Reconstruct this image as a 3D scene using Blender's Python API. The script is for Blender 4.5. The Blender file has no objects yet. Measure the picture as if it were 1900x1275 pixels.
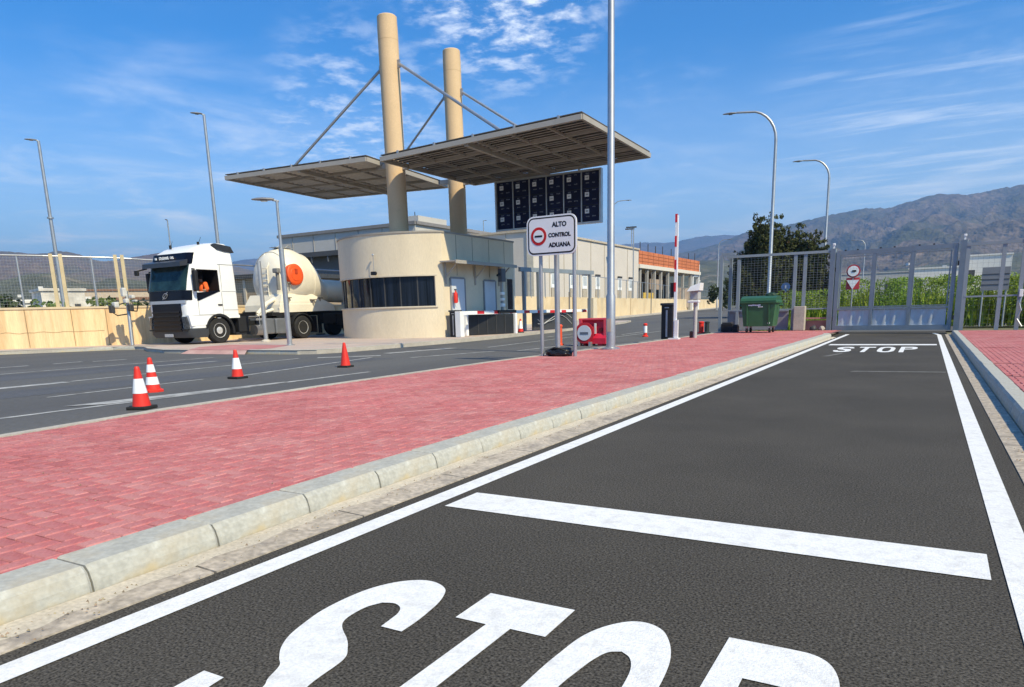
import bpy, bmesh, math, random
from mathutils import Vector, Matrix, noise
random.seed(7)
R = math.radians
scene = bpy.context.scene
COL = scene.collection

# ------------------------------------------------------------------ camera
cam_d = bpy.data.cameras.new("camera")
cam = bpy.data.objects.new("camera", cam_d); COL.objects.link(cam)
scene.camera = cam
def cam_axes(p, r, y):
    A = Matrix(((math.cos(y), math.sin(y), 0), (0, 0, -1), (-math.sin(y), math.cos(y), 0)))
    P = Matrix(((1, 0, 0), (0, math.cos(p), -math.sin(p)), (0, math.sin(p), math.cos(p))))
    Q = Matrix(((math.cos(r), -math.sin(r), 0), (math.sin(r), math.cos(r), 0), (0, 0, 1)))
    return Q @ P @ A
CM = cam_axes(.208, -.026, .521)
m3 = Matrix((CM[0], -CM[1], -CM[2])).transposed()
cam.matrix_world = Matrix.Translation((0, 0, 1.0)) @ m3.to_4x4()
cam_d.sensor_width = 36
cam_d.lens = 1304 / 1900 * 36
cam_d.shift_x = (950 - 964) / 1900
cam_d.shift_y = (856 - 637.5) / 1900
cam_d.clip_start = .05
cam_d.clip_end = 20000

# ------------------------------------------------------------------ light
SUN_AZ, SUN_EL = R(108), R(46)
world = bpy.data.worlds.new("World"); scene.world = world
world.use_nodes = True
def build_world():
    nt = world.node_tree; nt.nodes.clear()
    N = nt.nodes.new; L = nt.links.new
    out = N('ShaderNodeOutputWorld'); bg = N('ShaderNodeBackground')
    sky = N('ShaderNodeTexSky'); sky.sky_type = 'NISHITA'; sky.sun_disc = False
    sky.sun_elevation = SUN_EL; sky.sun_rotation = SUN_AZ
    sky.air_density = 1.0; sky.dust_density = .6; sky.ozone_density = 2.5
    hs = N('ShaderNodeHueSaturation'); hs.inputs['Saturation'].default_value = 1.22
    hs.inputs['Value'].default_value = 1.0
    L(sky.outputs[0], hs.inputs['Color'])
    tn = N('ShaderNodeMix'); tn.data_type = 'RGBA'; tn.blend_type = 'MULTIPLY'; tn.inputs['Factor'].default_value = 1
    L(hs.outputs[0], tn.inputs[6]); tn.inputs[7].default_value = (.25, .88, 1.23, 1)
    tc = N('ShaderNodeTexCoord'); sep = N('ShaderNodeSeparateXYZ'); L(tc.outputs['Generated'], sep.inputs[0])
    def M(op, a, b=None, c=None):
        n = N('ShaderNodeMath'); n.operation = op
        for i, v in enumerate((a, b, c)):
            if v is None: continue
            if hasattr(v, 'links'): L(v, n.inputs[i])
            else: n.inputs[i].default_value = v
        return n.outputs[0]
    zz = M('MAXIMUM', sep.outputs[2], .02); zz = M('ADD', zz, .06)
    px = M('DIVIDE', sep.outputs[0], zz); py = M('DIVIDE', sep.outputs[1], zz)
    cmb = N('ShaderNodeCombineXYZ'); L(px, cmb.inputs[0]); L(py, cmb.inputs[1])
    def nz(scale, detail, rough, loc, sc=(1, 1, 1), dist=0.0, rot=0):
        mp = N('ShaderNodeMapping'); L(cmb.outputs[0], mp.inputs[0])
        mp.inputs['Location'].default_value = loc; mp.inputs['Scale'].default_value = sc
        mp.inputs['Rotation'].default_value = (0, 0, rot)
        t = N('ShaderNodeTexNoise'); L(mp.outputs[0], t.inputs['Vector'])
        t.inputs['Scale'].default_value = scale; t.inputs['Detail'].default_value = detail
        t.inputs['Roughness'].default_value = rough; t.inputs['Distortion'].default_value = dist
        return t.outputs[0]
    def ss(v, a, b):
        n = N('ShaderNodeMapRange'); n.interpolation_type = 'SMOOTHSTEP'
        L(v, n.inputs[0]); n.inputs[1].default_value = a; n.inputs[2].default_value = b
        return n.outputs[0]
    # clouds: fine fleece high up, broad thin veils, streaks
    def blob(az, el, r):
        d = Vector((math.sin(R(az)) * math.cos(R(el)), math.cos(R(az)) * math.cos(R(el)), math.sin(R(el))))
        n = N('ShaderNodeVectorMath'); n.operation = 'DISTANCE'
        L(tc.outputs['Generated'], n.inputs[0]); n.inputs[1].default_value = d
        return ss(n.outputs['Value'], r, r * .25)
    fleece = ss(nz(7.5, 8, .60, (3.1, 1.7, 0), dist=.12), .43, .70)
    cover = ss(nz(.9, 4, .55, (1.3, .4, 0), (1, 1, 1)), .46, .66)
    area = M('MAXIMUM', M('MULTIPLY', cover, .08), M('MAXIMUM', blob(-30, 23.5, .17), M('MULTIPLY', blob(-41, 14, .15), .42)))
    veil = ss(nz(1.1, 7, .6, (8.2, 5.3, 0), (1, 1, 1), .6), .42, .78)
    c1 = M('ADD', M('MULTIPLY', fleece, area), M('MULTIPLY', M('MULTIPLY', veil, blob(-56, 11, .26)), .30))
    low = ss(sep.outputs[2], .33, .0)
    c2 = M('MULTIPLY', M('ADD', M('MULTIPLY', veil, .70), .75), M('MULTIPLY', low, .62))
    streak = ss(nz(2.2, 7, .62, (.3, 2.9, 0), (.45, 2.2, 1), .4, R(38)), .46, .76)
    c3 = M('MULTIPLY', streak, M('MAXIMUM', M('MULTIPLY', blob(-2, 11.5, .20), .40), M('MULTIPLY', cover, .03)))
    cl = M('MINIMUM', M('ADD', M('ADD', M('MULTIPLY', c1, 1.15), c2), c3), .85)
    mix = N('ShaderNodeMix'); mix.data_type = 'RGBA'
    L(cl, mix.inputs['Factor']); L(tn.outputs[2], mix.inputs[6]); mix.inputs[7].default_value = (8.6, 9.1, 9.6, 1)
    L(mix.outputs[2], bg.inputs['Color']); bg.inputs['Strength'].default_value = .128
    L(bg.outputs[0], out.inputs[0])
build_world()
sd = bpy.data.lights.new("sun", 'SUN'); sun = bpy.data.objects.new("sun", sd); COL.objects.link(sun)
sd.energy = 5.0; sd.angle = R(.53); sd.color = (1.0, .865, .57)
sdir = Vector((math.sin(SUN_AZ) * math.cos(SUN_EL), math.cos(SUN_AZ) * math.cos(SUN_EL), math.sin(SUN_EL)))
sun.rotation_euler = (-sdir).to_track_quat('-Z', 'Y').to_euler()
sun.location = (20, -10, 40)
vs = scene.view_settings
vs.view_transform = 'Standard'; vs.look = 'None'; vs.exposure = .31; vs.gamma = 1; vs.use_curve_mapping = False
scene.cycles.max_bounces = 6
scene.cycles.volume_bounces = 0
scene.cycles.transparent_max_bounces = 12

# ------------------------------------------------------------------ materials
MATS = {}
def mat(name, col, rough=.7, metal=0., var=.12, scale=3., bump=0., bscale=40., spec=.4, detail=5, dirt=None, dscale=1.2, dlo=.5, dhi=.75, damt=.6, fine=0., fscale=60., coords='Object', stretch=(1, 1, 1), attr=None, bdist=.01):
    """Procedural surface: base colour, broad tonal variation, fine grain, patchy dirt, bump."""
    if name in MATS: return MATS[name]
    m = bpy.data.materials.new(name); m.use_nodes = True
    nt = m.node_tree; N = nt.nodes.new; L = nt.links.new
    b = nt.nodes['Principled BSDF']
    b.inputs['Roughness'].default_value = rough; b.inputs['Metallic'].default_value = metal
    b.inputs['Specular IOR Level'].default_value = spec
    tc = N('ShaderNodeTexCoord'); mp = N('ShaderNodeMapping'); L(tc.outputs[coords], mp.inputs[0])
    mp.inputs['Scale'].default_value = stretch
    def nz(s, d=detail, ro=.6):
        t = N('ShaderNodeTexNoise'); L(mp.outputs[0], t.inputs['Vector'])
        t.inputs['Scale'].default_value = s; t.inputs['Detail'].default_value = d; t.inputs['Roughness'].default_value = ro
        return t.outputs[0]
    def rng(v, a, b_, c, d):
        n = N('ShaderNodeMapRange'); L(v, n.inputs[0])
        for i, x in enumerate((a, b_, c, d)): n.inputs[i + 1].default_value = x
        return n.outputs[0]
    def mul(colsock, fac):
        n = N('ShaderNodeMix'); n.data_type = 'RGBA'; n.blend_type = 'MULTIPLY'; n.inputs['Factor'].default_value = 1
        L(colsock, n.inputs[6])
        L(fac, n.inputs[7]); return n.outputs[2]
    rgb = N('ShaderNodeRGB'); rgb.outputs[0].default_value = (*col, 1); c = rgb.outputs[0]
    if attr:
        a = N('ShaderNodeAttribute'); a.attribute_name = attr; c = mul(c, a.outputs['Color'])
    if var: c = mul(c, rng(nz(scale), .3, .7, 1 - var, 1 + var))
    if fine: c = mul(c, rng(nz(fscale, 2, .5), .3, .7, 1 - fine, 1 + fine))
    if dirt:
        n = N('ShaderNodeMix'); n.data_type = 'RGBA'; L(c, n.inputs[6]); n.inputs[7].default_value = (*dirt, 1)
        L(rng(nz(dscale, 8, .65), dlo, dhi, 0, damt), n.inputs['Factor']); c = n.outputs[2]
    L(c, b.inputs['Base Color'])
    if bump:
        bp = N('ShaderNodeBump'); bp.inputs['Strength'].default_value = bump; bp.inputs['Distance'].default_value = bdist
        L(nz(bscale, 4, .6), bp.inputs['Height']); L(bp.outputs[0], b.inputs['Normal'])
    MATS[name] = m
    return m

# ------------------------------------------------------------------ mesh helpers
class MB:
    def __init__(self): self.bm = bmesh.new()
    def _m(self, verts, M):
        if M is not None: bmesh.ops.transform(self.bm, matrix=M, verts=verts)
        return verts
    def box(self, c, s, rz=0, bev=0, M=None, rx=0, ry=0):
        bm = self.bm
        g = bmesh.ops.create_cube(bm, size=1)['verts']
        T = Matrix.Translation(c) @ Matrix.Rotation(rz, 4, 'Z') @ Matrix.Rotation(ry, 4, 'Y') @ Matrix.Rotation(rx, 4, 'X') @ Matrix.Diagonal((*s, 1))
        bmesh.ops.transform(bm, matrix=T, verts=g)
        if bev:
            es = list({e for v in g for e in v.link_edges})
            g = bmesh.ops.bevel(bm, geom=es, offset=bev, segments=2, affect='EDGES', profile=.6)['verts']
        self._m(g, M); return self
    def tube(self, pts, r, n=10, caps=True, M=None):
        bm = self.bm; pts = [Vector(p) for p in pts]
        rs = r if isinstance(r, (list, tuple)) else [r] * len(pts)
        rings = []; up = None
        for i, p in enumerate(pts):
            d = (pts[min(i + 1, len(pts) - 1)] - pts[max(i - 1, 0)]).normalized()
            if up is None: up = Vector((0, 0, 1)) if abs(d.z) < .9 else Vector((1, 0, 0))
            x = d.cross(up).normalized(); y = x.cross(d).normalized(); up = y
            rings.append([bm.verts.new(p + (x * math.cos(2 * math.pi * k / n) + y * math.sin(2 * math.pi * k / n)) * rs[i]) for k in range(n)])
        for a, b in zip(rings, rings[1:]):
            for k in range(n): bm.faces.new((a[k], a[(k + 1) % n], b[(k + 1) % n], b[k]))
        if caps:
            bm.faces.new(rings[0][::-1]); bm.faces.new(rings[-1])
        self._m([v for q in rings for v in q], M); return self
    def lathe(self, prof, c=(0, 0, 0), n=24, M=None, caps=True):
        """prof: (r, z) pairs bottom to top about the vertical axis through c."""
        bm = self.bm; rings = []
        for r, z in prof:
            rings.append([bm.verts.new((c[0] + r * math.cos(2 * math.pi * k / n), c[1] + r * math.sin(2 * math.pi * k / n), c[2] + z)) for k in range(n)])
        for a, b in zip(rings, rings[1:]):
            for k in range(n): bm.faces.new((a[k], a[(k + 1) % n], b[(k + 1) % n], b[k]))
        if caps:
            bm.faces.new(rings[0][::-1]); bm.faces.new(rings[-1])
        self._m([v for q in rings for v in q], M); return self
    def prism(self, poly, z0, z1, M=None):
        bm = self.bm
        a = [bm.verts.new((x, y, z0)) for x, y in poly]; b = [bm.verts.new((x, y, z1)) for x, y in poly]
        n = len(poly)
        for k in range(n): bm.faces.new((a[k], a[(k + 1) % n], b[(k + 1) % n], b[k]))
        bm.faces.new(a[::-1]); bm.faces.new(b)
        self._m(a + b, M); return self
    def loft(self, rings, caps=True, M=None):
        bm = self.bm
        rr = [[bm.verts.new(p) for p in q] for q in rings]; n = len(rr[0])
        for a, b in zip(rr, rr[1:]):
            for k in range(n): bm.faces.new((a[k], a[(k + 1) % n], b[(k + 1) % n], b[k]))
        if caps: bm.faces.new(rr[0][::-1]); bm.faces.new(rr[-1])
        self._m([v for q in rr for v in q], M); return self
    def quad(self, *p):
        self.bm.faces.new([self.bm.verts.new(q) for q in p]); return self
    def disc(self, c, r, axis='Z', n=28, t=.01, M=None):
        T = Matrix.Translation(c)
        if axis == 'Y': T = T @ Matrix.Rotation(R(90), 4, 'X')
        if axis == 'X': T = T @ Matrix.Rotation(R(90), 4, 'Y')
        if M is not None: T = M @ T
        return self.lathe([(r, -t / 2), (r, t / 2)], n=n, M=T)
    def build(self, name, m, parent=None, smooth=False, off=None, ang=40, recalc=True):
        bm = self.bm
        if recalc: bmesh.ops.recalc_face_normals(bm, faces=bm.faces)
        o3 = off
        if o3 is None and parent is not None: o3 = root_loc(parent)
        if o3 is not None: bmesh.ops.translate(bm, verts=bm.verts, vec=-Vector(o3))
        me = bpy.data.meshes.new(name); bm.to_mesh(me); bm.free()
        if smooth:
            for p in me.polygons: p.use_smooth = True
            try: me.set_sharp_from_angle(angle=R(ang))
            except Exception: pass
        o = bpy.data.objects.new(name, me); COL.objects.link(o)
        if m is not None:
            for x in (m if isinstance(m, list) else [m]): me.materials.append(x)
        if parent is not None: o.parent = parent
        return o
def root_loc(o):
    v = Vector((0, 0, 0))
    while o is not None: v += o.location; o = o.parent
    return v
def thing(name, label, cat, loc=(0, 0, 0), rz=0, group=None):
    o = bpy.data.objects.new(name, None); COL.objects.link(o)
    o.empty_display_size = .2; o.location = loc; o.rotation_euler = (0, 0, rz)
    return tag(o, label, cat, group)
def tag(o, label, cat, group=None):
    o['label'] = label; o['category'] = cat
    if group: o['group'] = group
    return o
def struct(o): o['kind'] = 'structure'; return o
def stuff(o): o['kind'] = 'stuff'; return o
def link_copy(o, parent=None, loc=None):
    c = o.copy(); COL.objects.link(c)
    if parent is not None: c.parent = parent
    if loc is not None: c.location = loc
    return c
def copy_tree(o, parent=None):
    c = o.copy(); COL.objects.link(c)
    if parent is not None: c.parent = parent
    for ch in list(o.children): copy_tree(ch, c)
    return c
def raw(name, verts, faces, m, parent=None, cols=None):
    me = bpy.data.meshes.new(name); me.from_pydata(verts, [], faces); me.update()
    if cols is not None:
        at = me.color_attributes.new('tint', 'FLOAT_COLOR', 'POINT')
        flat = []
        for c in cols: flat += [c[0], c[1], c[2], 1]
        at.data.foreach_set('color', flat)
    o = bpy.data.objects.new(name, me); COL.objects.link(o)
    if m is not None: me.materials.append(m)
    if parent is not None: o.parent = parent
    return o
def text_mesh(s, size, M, mname, m, parent, bold=0., ext=0., align='CENTER', sx=1.0):
    cu = bpy.data.curves.new('lettering', 'FONT'); cu.body = s; cu.size = size; cu.align_x = align; cu.align_y = 'CENTER'
    cu.offset = bold; cu.extrude = ext; cu.resolution_u = 4
    t = bpy.data.objects.new('lettering', cu); COL.objects.link(t)
    dg = bpy.context.evaluated_depsgraph_get(); dg.update()
    me = bpy.data.meshes.new_from_object(t.evaluated_get(dg))
    bpy.data.objects.remove(t); bpy.data.curves.remove(cu)
    me.transform(M @ Matrix.Diagonal((sx, 1, 1, 1)))
    me.name = mname; me.materials.clear(); me.materials.append(m)
    o = bpy.data.objects.new(mname, me); COL.objects.link(o)
    if parent is not None:
        me.transform(Matrix.Translation(-root_loc(parent))); o.parent = parent
    return o
FACE_Y = Matrix.Rotation(R(90), 4, 'X')          # text/shape in XY plane turned to face -Y

# palette
ASPHALT = mat('asphalt_new', (.062, .056, .048), .9, var=.18, scale=.7, fine=.85, fscale=115, bump=.28, bscale=200, spec=.22, dirt=(.20, .19, .17), dscale=70, dlo=.55, dhi=.72, damt=.55)
ASPHALT_OLD = mat('asphalt_old', (.112, .112, .112), .9, var=.16, scale=.35, fine=.25, fscale=70, bump=.3, bscale=90, spec=.25, dirt=(.09, .09, .095), dscale=.25, dlo=.48, dhi=.62, damt=.55, stretch=(1, .18, 1))
PAINT = mat('road_paint', (.80, .80, .80), .6, var=.03, scale=4, fine=.10, fscale=110, bump=.35, bscale=140, dirt=(.42, .41, .40), dscale=14, dlo=.48, dhi=.72, damt=.42)
PAINT_OLD = mat('worn_paint', (.46, .46, .45), .8, var=.15, scale=3, dirt=(.15, .15, .15), dscale=3.5, dlo=.42, dhi=.66, damt=.8)
KERB = mat('kerb_concrete', (.42, .415, .375), .85, var=.12, scale=6, fine=.12, fscale=45, bump=.25, bscale=30, dirt=(.40, .33, .22), dscale=5, dlo=.5, dhi=.72, damt=.5)
GUTTER = mat('gutter_concrete', (.44, .38, .31), .9, var=.18, scale=5, fine=.25, fscale=35, bump=.5, bscale=28, dirt=(.20, .18, .17), dscale=7, dlo=.50, dhi=.70, damt=.7)
PAVER = mat('red_paver', (.47, .145, .146), .88, var=.14, scale=1.1, fine=.14, fscale=70, bump=.25, bscale=50, dirt=(.46, .265, .25), dscale=2.2, dlo=.44, dhi=.78, damt=.60, attr='tint')
CONC = mat('concrete_light', (.46, .42, .36), .9, var=.14, scale=1.2, fine=.12, fscale=30, bump=.2, bscale=25, dirt=(.30, .27, .24), dscale=.9, dlo=.5, dhi=.75)
STUCCO = mat('cream_render', (.72, .62, .46), .9, var=.08, scale=1.2, bump=.12, bscale=60, fine=.05, fscale=30, stretch=(1, 1, .25), dirt=(.50, .40, .27), dscale=2.4, dlo=.52, dhi=.80, damt=.40)
COLUMN = mat('ochre_column', (.66, .47, .28), .75, var=.06, scale=1.0, fine=.04, fscale=20)
OCHRE_WALL = mat('ochre_wall', (.78, .58, .34), .92, var=.18, scale=2.6, stretch=(1, 1, .10), fine=.08, fscale=30, dirt=(.52, .27, .10), dscale=2.0, dlo=.50, dhi=.72, damt=.62)
GALV = mat('galvanised_steel', (.45, .46, .47), .45, metal=.75, var=.1, scale=3, fine=.06)
GREYPAINT = mat('grey_paint', (.26, .30, .34), .5, var=.08, scale=2, metal=.2)
CANOPY_STEEL = mat('canopy_steel', (.40, .37, .33), .6, var=.08, scale=1.5, metal=.1)
SLAT = mat('canopy_slat', (.48, .45, .40), .6, var=.3, scale=1.3, metal=.1)
BLACK = mat('black_plastic', (.012, .012, .014), .5, var=.2, scale=4)
DARKGREY = mat('dark_grey', (.05, .052, .056), .6, var=.15, scale=3)
WHITE = mat('white_paint', (.80, .80, .80), .35, var=.02, scale=2)
RED = mat('red_plastic', (.72, .035, .02), .45, var=.06, scale=6)
REDW = mat('red_barrier_plastic', (.62, .018, .05), .5, var=.08, scale=5)
BWHITE = mat('reflective_white', (.88, .89, .90), .5, var=.03, scale=6)
RUBBER = mat('rubber', (.018, .018, .018), .8, var=.2, scale=8)
GLASS = mat('dark_glass', (.010, .014, .024), .10, var=.85, scale=1.6, spec=.28, stretch=(5, 5, .12))
GREEN = mat('green_plastic', (.035, .125, .055), .5, var=.12, scale=3)

# ------------------------------------------------------------------ terrain helpers
def zt(y): return .0064 * max(0., y - 32)
def smooth(t): t = max(0., min(1., t)); return t * t * (3 - 2 * t)

# ground sheet
def build_ground():
    rs = [0, 8, 16, 24, 32, 45, 60, 80, 110, 150, 220, 320, 500, 900, 1600, 3000, 6000, 9000]
    n = 96; V = [(0, 0, -.05)]; F = []
    for r in rs[1:]:
        for k in range(n):
            a = 2 * math.pi * k / n
            y = r * math.cos(a); V.append((r * math.sin(a), y, zt(min(y, 320)) - .05 - (0.3 if r > 40 else 0)))
    for k in range(n): F.append((0, 1 + k, 1 + (k + 1) % n))
    for j in range(len(rs) - 2):
        for k in range(n):
            a = 1 + j * n + k; b = 1 + j * n + (k + 1) % n
            F.append((a, a + n, b + n, b))
    m = mat('dry_earth', (.20, .17, .11), .95, var=.3, scale=.05, fine=.2, fscale=2, dirt=(.07, .10, .03), dscale=.08, dlo=.42, dhi=.6, damt=.8)
    struct(raw('ground', V, F, m))
build_ground()

def strip(xl, xr, ys, z0=0., follow=True):
    """Sheet between two side curves."""
    V = []; F = []
    for y in ys:
        z = z0 + (zt(y) if follow else 0)
        V += [(xl(y), y, z), (xr(y), y, z)]
    for i in range(len(ys) - 1): F.append((2 * i, 2 * i + 1, 2 * i + 3, 2 * i + 2))
    return V, F
def lerp_tab(tab):
    def f(y):
        if y <= tab[0][0]: return tab[0][1]
        for (a, b), (c, d) in zip(tab, tab[1:]):
            if y <= c: return b + (d - b) * (y - a) / (c - a)
        return tab[-1][1]
    return f
KX = lerp_tab([(-3, -2.50), (1.5, -2.62), (2.7, -2.68), (5, -2.71), (9, -2.66), (13, -2.60), (22, -2.50), (28, -2.44)])     # left kerb foot
MEDL = lerp_tab([(-3, -6.1), (2.85, -6.58), (4.5, -6.84), (7.3, -6.99), (11.3, -7.08), (15.9, -6.85), (19, -6.72), (27, -6.6)])  # far edge of the median
YS = [-4 + .5 * i for i in range(66)]
# main lane
V, F = strip(lambda y: -2.75, lambda y: .62, [-4, 4, 12, 20, 29.2], 0)
road = struct(raw('road', V, F, ASPHALT))
ys = [-12, 0, 10, 20, 30, 32, 40, 50, 62, 80, 110, 150, 200]
WALLX = lambda y: -22.7 - .159 * (y - 32)
V, F = strip(lambda y: -44 if y < 31.9 else WALLX(y) + 1.9, lambda y: -6.3 if y < 29 else -6.3 - .12 * (y - 29), ys, 0)
side_road = struct(raw('side_road', V, F, ASPHALT_OLD))
# ground beyond the gate: continuing lane
V, F = strip(lambda y: -3.2, lambda y: 1.1, [29.2, 32, 40, 60, 90], 0)
struct(raw('access_road', V, F, ASPHALT_OLD))

# markings on the lane
def flat(name, poly, m, parent, z=.004):
    return raw(name, [(x, y, z) for x, y in poly], [tuple(range(len(poly)))], m, parent)
flat('edge_line', [(-2.335, -3), (-2.215, -3), (-2.215, 26.6), (-2.335, 26.6)], PAINT, road)
flat('edge_line', [(.33, -3), (.445, -3), (.445, 25.6), (.30, 27.2), (.20, 27.2), (.33, 25.6)], PAINT, road)
flat('stop_line', [(-2.153, 2.938), (.283, 2.938), (.287, 3.25), (-2.15, 3.25)], PAINT, road)
flat('stop_line', [(-2.1, 19.45), (.27, 19.45), (.27, 20.0), (-2.1, 20.0)], PAINT, road)
def letters(y1, k, z=.004):
    """The word STOP; k stretches along the lane, y1 is its far edge."""
    def curve(P):
        out = []; n = len(P)
        def sharp(i):
            a = Vector(P[i]) - Vector(P[i - 1]); b = Vector(P[(i + 1) % n]) - Vector(P[i])
            return a.length < 1e-6 or b.length < 1e-6 or a.angle(b) > R(46)
        for i in range(n):
            p0, p1, p2, p3 = Vector(P[i - 1]), Vector(P[i]), Vector(P[(i + 1) % n]), Vector(P[(i + 2) % n])
            if sharp(i): p0 = p1 - (p2 - p1)
            if sharp((i + 1) % n): p3 = p2 + (p2 - p1)
            for k in range(5):
                t = k / 5
                q = .5 * ((2 * p1) + (p2 - p0) * t + (2 * p0 - 5 * p1 + 4 * p2 - p3) * t * t + (3 * p1 - p0 - 3 * p2 + p3) * t * t * t)
                out.append((q.x, q.y))
        return out
    def put(poly_list, name):
        bm = bmesh.new()
        for outer in poly_list:
            outer = curve(outer)
            f = bm.faces.new([bm.verts.new((x, y1 + (y - 2.03) * k, z)) for x, y in outer])
        bmesh.ops.triangulate(bm, faces=bm.faces[:])
        bmesh.ops.recalc_face_normals(bm, faces=bm.faces)
        for f in bm.faces:
            if f.normal.z < 0: f.normal_flip()
        me = bpy.data.meshes.new(name); bm.to_mesh(me); bm.free(); me.materials.append(PAINT)
        o = bpy.data.objects.new(name, me); COL.objects.link(o); o.parent = road
    S = [(-1.482, 1.207), (-1.503, 1.237), (-1.559, 1.285), (-1.604, 1.316), (-1.658, 1.374), (-1.70, 1.444), (-1.727, 1.529), (-1.75, 1.643), (-1.748, 1.78), (-1.726, 1.885), (-1.679, 1.968), (-1.614, 2.02), (-1.552, 2.028), (-1.492, 2.003), (-1.455, 1.962), (-1.422, 1.878), (-1.403, 1.777), (-1.395, 1.709), (-1.392, 1.632), (-1.478, 1.632), (-1.486, 1.691), (-1.495, 1.741), (-1.518, 1.780), (-1.559, 1.800), (-1.603, 1.786), (-1.628, 1.731), (-1.63, 1.658), (-1.619, 1.61), (-1.597, 1.577), (-1.561, 1.546)]
    cx, cy = -1.57, 1.40
    half = S[5:-1]                                 # upper half, from the left bulge round to the middle
    rot = [(2 * cx - x, 2 * cy - y) for x, y in half]
    full = half + [(-1.561, 1.546), (-1.516, 1.513), (-1.471, 1.468), (-1.428, 1.405)] + rot[1:] + [(-1.572, 1.290), (-1.612, 1.325), (-1.660, 1.376)]
    put([full], 'letter_s')
    b = .77
    put([[(-1.30, 2.03), (-.962, 2.03), (-.960, 1.805), (-1.087, 1.805), (-1.087, b), (-1.176, b), (-1.176, 1.80), (-1.297, 1.80)]], 'letter_t')
    O = [(-.879, 1.612), (-.873, 1.727), (-.860, 1.853), (-.825, 1.952), (-.768, 2.024), (-.708, 2.042), (-.647, 2.011), (-.600, 1.935), (-.568, 1.841), (-.552, 1.734), (-.545, 1.612)]
    I = [(-.789, 1.561), (-.779, 1.654), (-.767, 1.735), (-.746, 1.797), (-.711, 1.821), (-.676, 1.795), (-.650, 1.735), (-.638, 1.654), (-.633, 1.561)]
    oy = 1.40
    Of = [(-.880, oy)] + O + [(-.543, oy)]; If = [(-.790, oy)] + I + [(-.632, oy)]
    put([Of + If[::-1], [(x, 2 * oy - y) for x, y in Of + If[::-1]]], 'letter_o')
    P1 = [(-.45, 2.056), (-.271, 2.058), (-.204, 2.050), (-.160, 2.014), (-.132, 1.949), (-.118, 1.86), (-.115, 1.75), (-.118, 1.64), (-.135, 1.54), (-.165, 1.46), (-.21, 1.42), (-.27, 1.41), (-.36, 1.41), (-.36, 1.57), (-.27, 1.57), (-.235, 1.60), (-.215, 1.66), (-.208, 1.74), (-.218, 1.80), (-.245, 1.822), (-.357, 1.824), (-.36, 1.57), (-.36, b), (-.45, b)]
    put([[(-.45, 2.056), (-.271, 2.058), (-.204, 2.050), (-.160, 2.014), (-.132, 1.949), (-.118, 1.86), (-.115, 1.75), (-.208, 1.74), (-.218, 1.80), (-.245, 1.822), (-.357, 1.824), (-.45, 1.824)],
         [(-.208, 1.74), (-.115, 1.75), (-.118, 1.64), (-.135, 1.54), (-.165, 1.46), (-.21, 1.42), (-.27, 1.41), (-.36, 1.41), (-.36, 1.57), (-.27, 1.57), (-.235, 1.60), (-.215, 1.66)],
         [(-.45, 1.824), (-.36, 1.824), (-.36, b), (-.45, b)]], 'letter_p')
letters(2.03, 1.0)
letters(18.7, 1.62)
# worn marks on the side road
def worn(p, q, w, name='lane_mark'):
    p = Vector(p); q = Vector(q); d = (q - p).normalized(); n = Vector((-d.y, d.x)) * w / 2
    flat(name, [tuple(p + n), tuple(q + n), tuple(q - n), tuple(p - n)], PAINT_OLD, side_road)
worn((-8.75, -2), (-8.90, 10.0), .11)
flat('lane_mark', [(-8.9, 5.1), (-9.25, 4.75), (-9.2, 5.6), (-8.95, 8.0), (-8.84, 8.0)], PAINT_OLD, side_road, .008)
worn((-10.7, 5.3), (-10.95, 8), .08); worn((-10.75, 8.4), (-12.0, 13.6), .10)
worn((-13.0, 3.2), (-13.2, 6.9), .28); worn((-13.25, 7.0), (-13.9, 13.0), .10)
worn((-19.7, 8.0), (-19.8, 9.5), .14); worn((-19.8, 10.1), (-19.95, 10.9), .14); worn((-19.6, 11.0), (-19.5, 11.9), .14)
worn((-17.0, 7.0), (-17.2, 13.0), .10); worn((-15.6, 10.2), (-15.5, 11.8), .16)
worn((-13.55, 13.3), (-12.3, 14.3), .30); worn((-12.85, 15.2), (-12.5, 17.9), .32); worn((-10.85, 13.7), (-10.1, 16.4), .12)
worn((-11.5, 18.3), (-12.3, 26), .10); worn((-9.5, 16.6), (-9.4, 21), .09); worn((-8.0, 15.0), (-7.8, 24), .08)
worn((-13.5, 26), (-15.0, 40), .10); worn((-11.0, 28), (-14.0, 60), .10); worn((-10.2, 24), (-11.5, 45), .10)

flat('scuff', [(-.95, 11.75), (.30, 11.85), (.32, 12.0), (-.9, 11.9)], mat('scuff_dust', (.15, .145, .135), .95, var=.3, scale=5, fine=.4, fscale=60), road)
flat('scuff', [(-1.75, 15.2), (-1.5, 16.3), (-1.42, 16.3), (-1.62, 15.2)], MATS['scuff_dust'], road)
# dark band of fresher asphalt along the far lanes (a repair strip)
V, F = strip(lambda y: -12.4, lambda y: -11.2, [-10, 0, 10, 13.5], .002, False)
raw('asphalt_patch', V, F, mat('asphalt_patch', (.085, .088, .098), .9, var=.2, scale=.4, fine=.25, fscale=60, stretch=(1, .2, 1)), side_road)
V, F = strip(lambda y: -16.6, lambda y: -14.9, [-10, 0, 8, 12.5], .002, False)
raw('asphalt_patch', V, F, MATS['asphalt_patch'], side_road)

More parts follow.
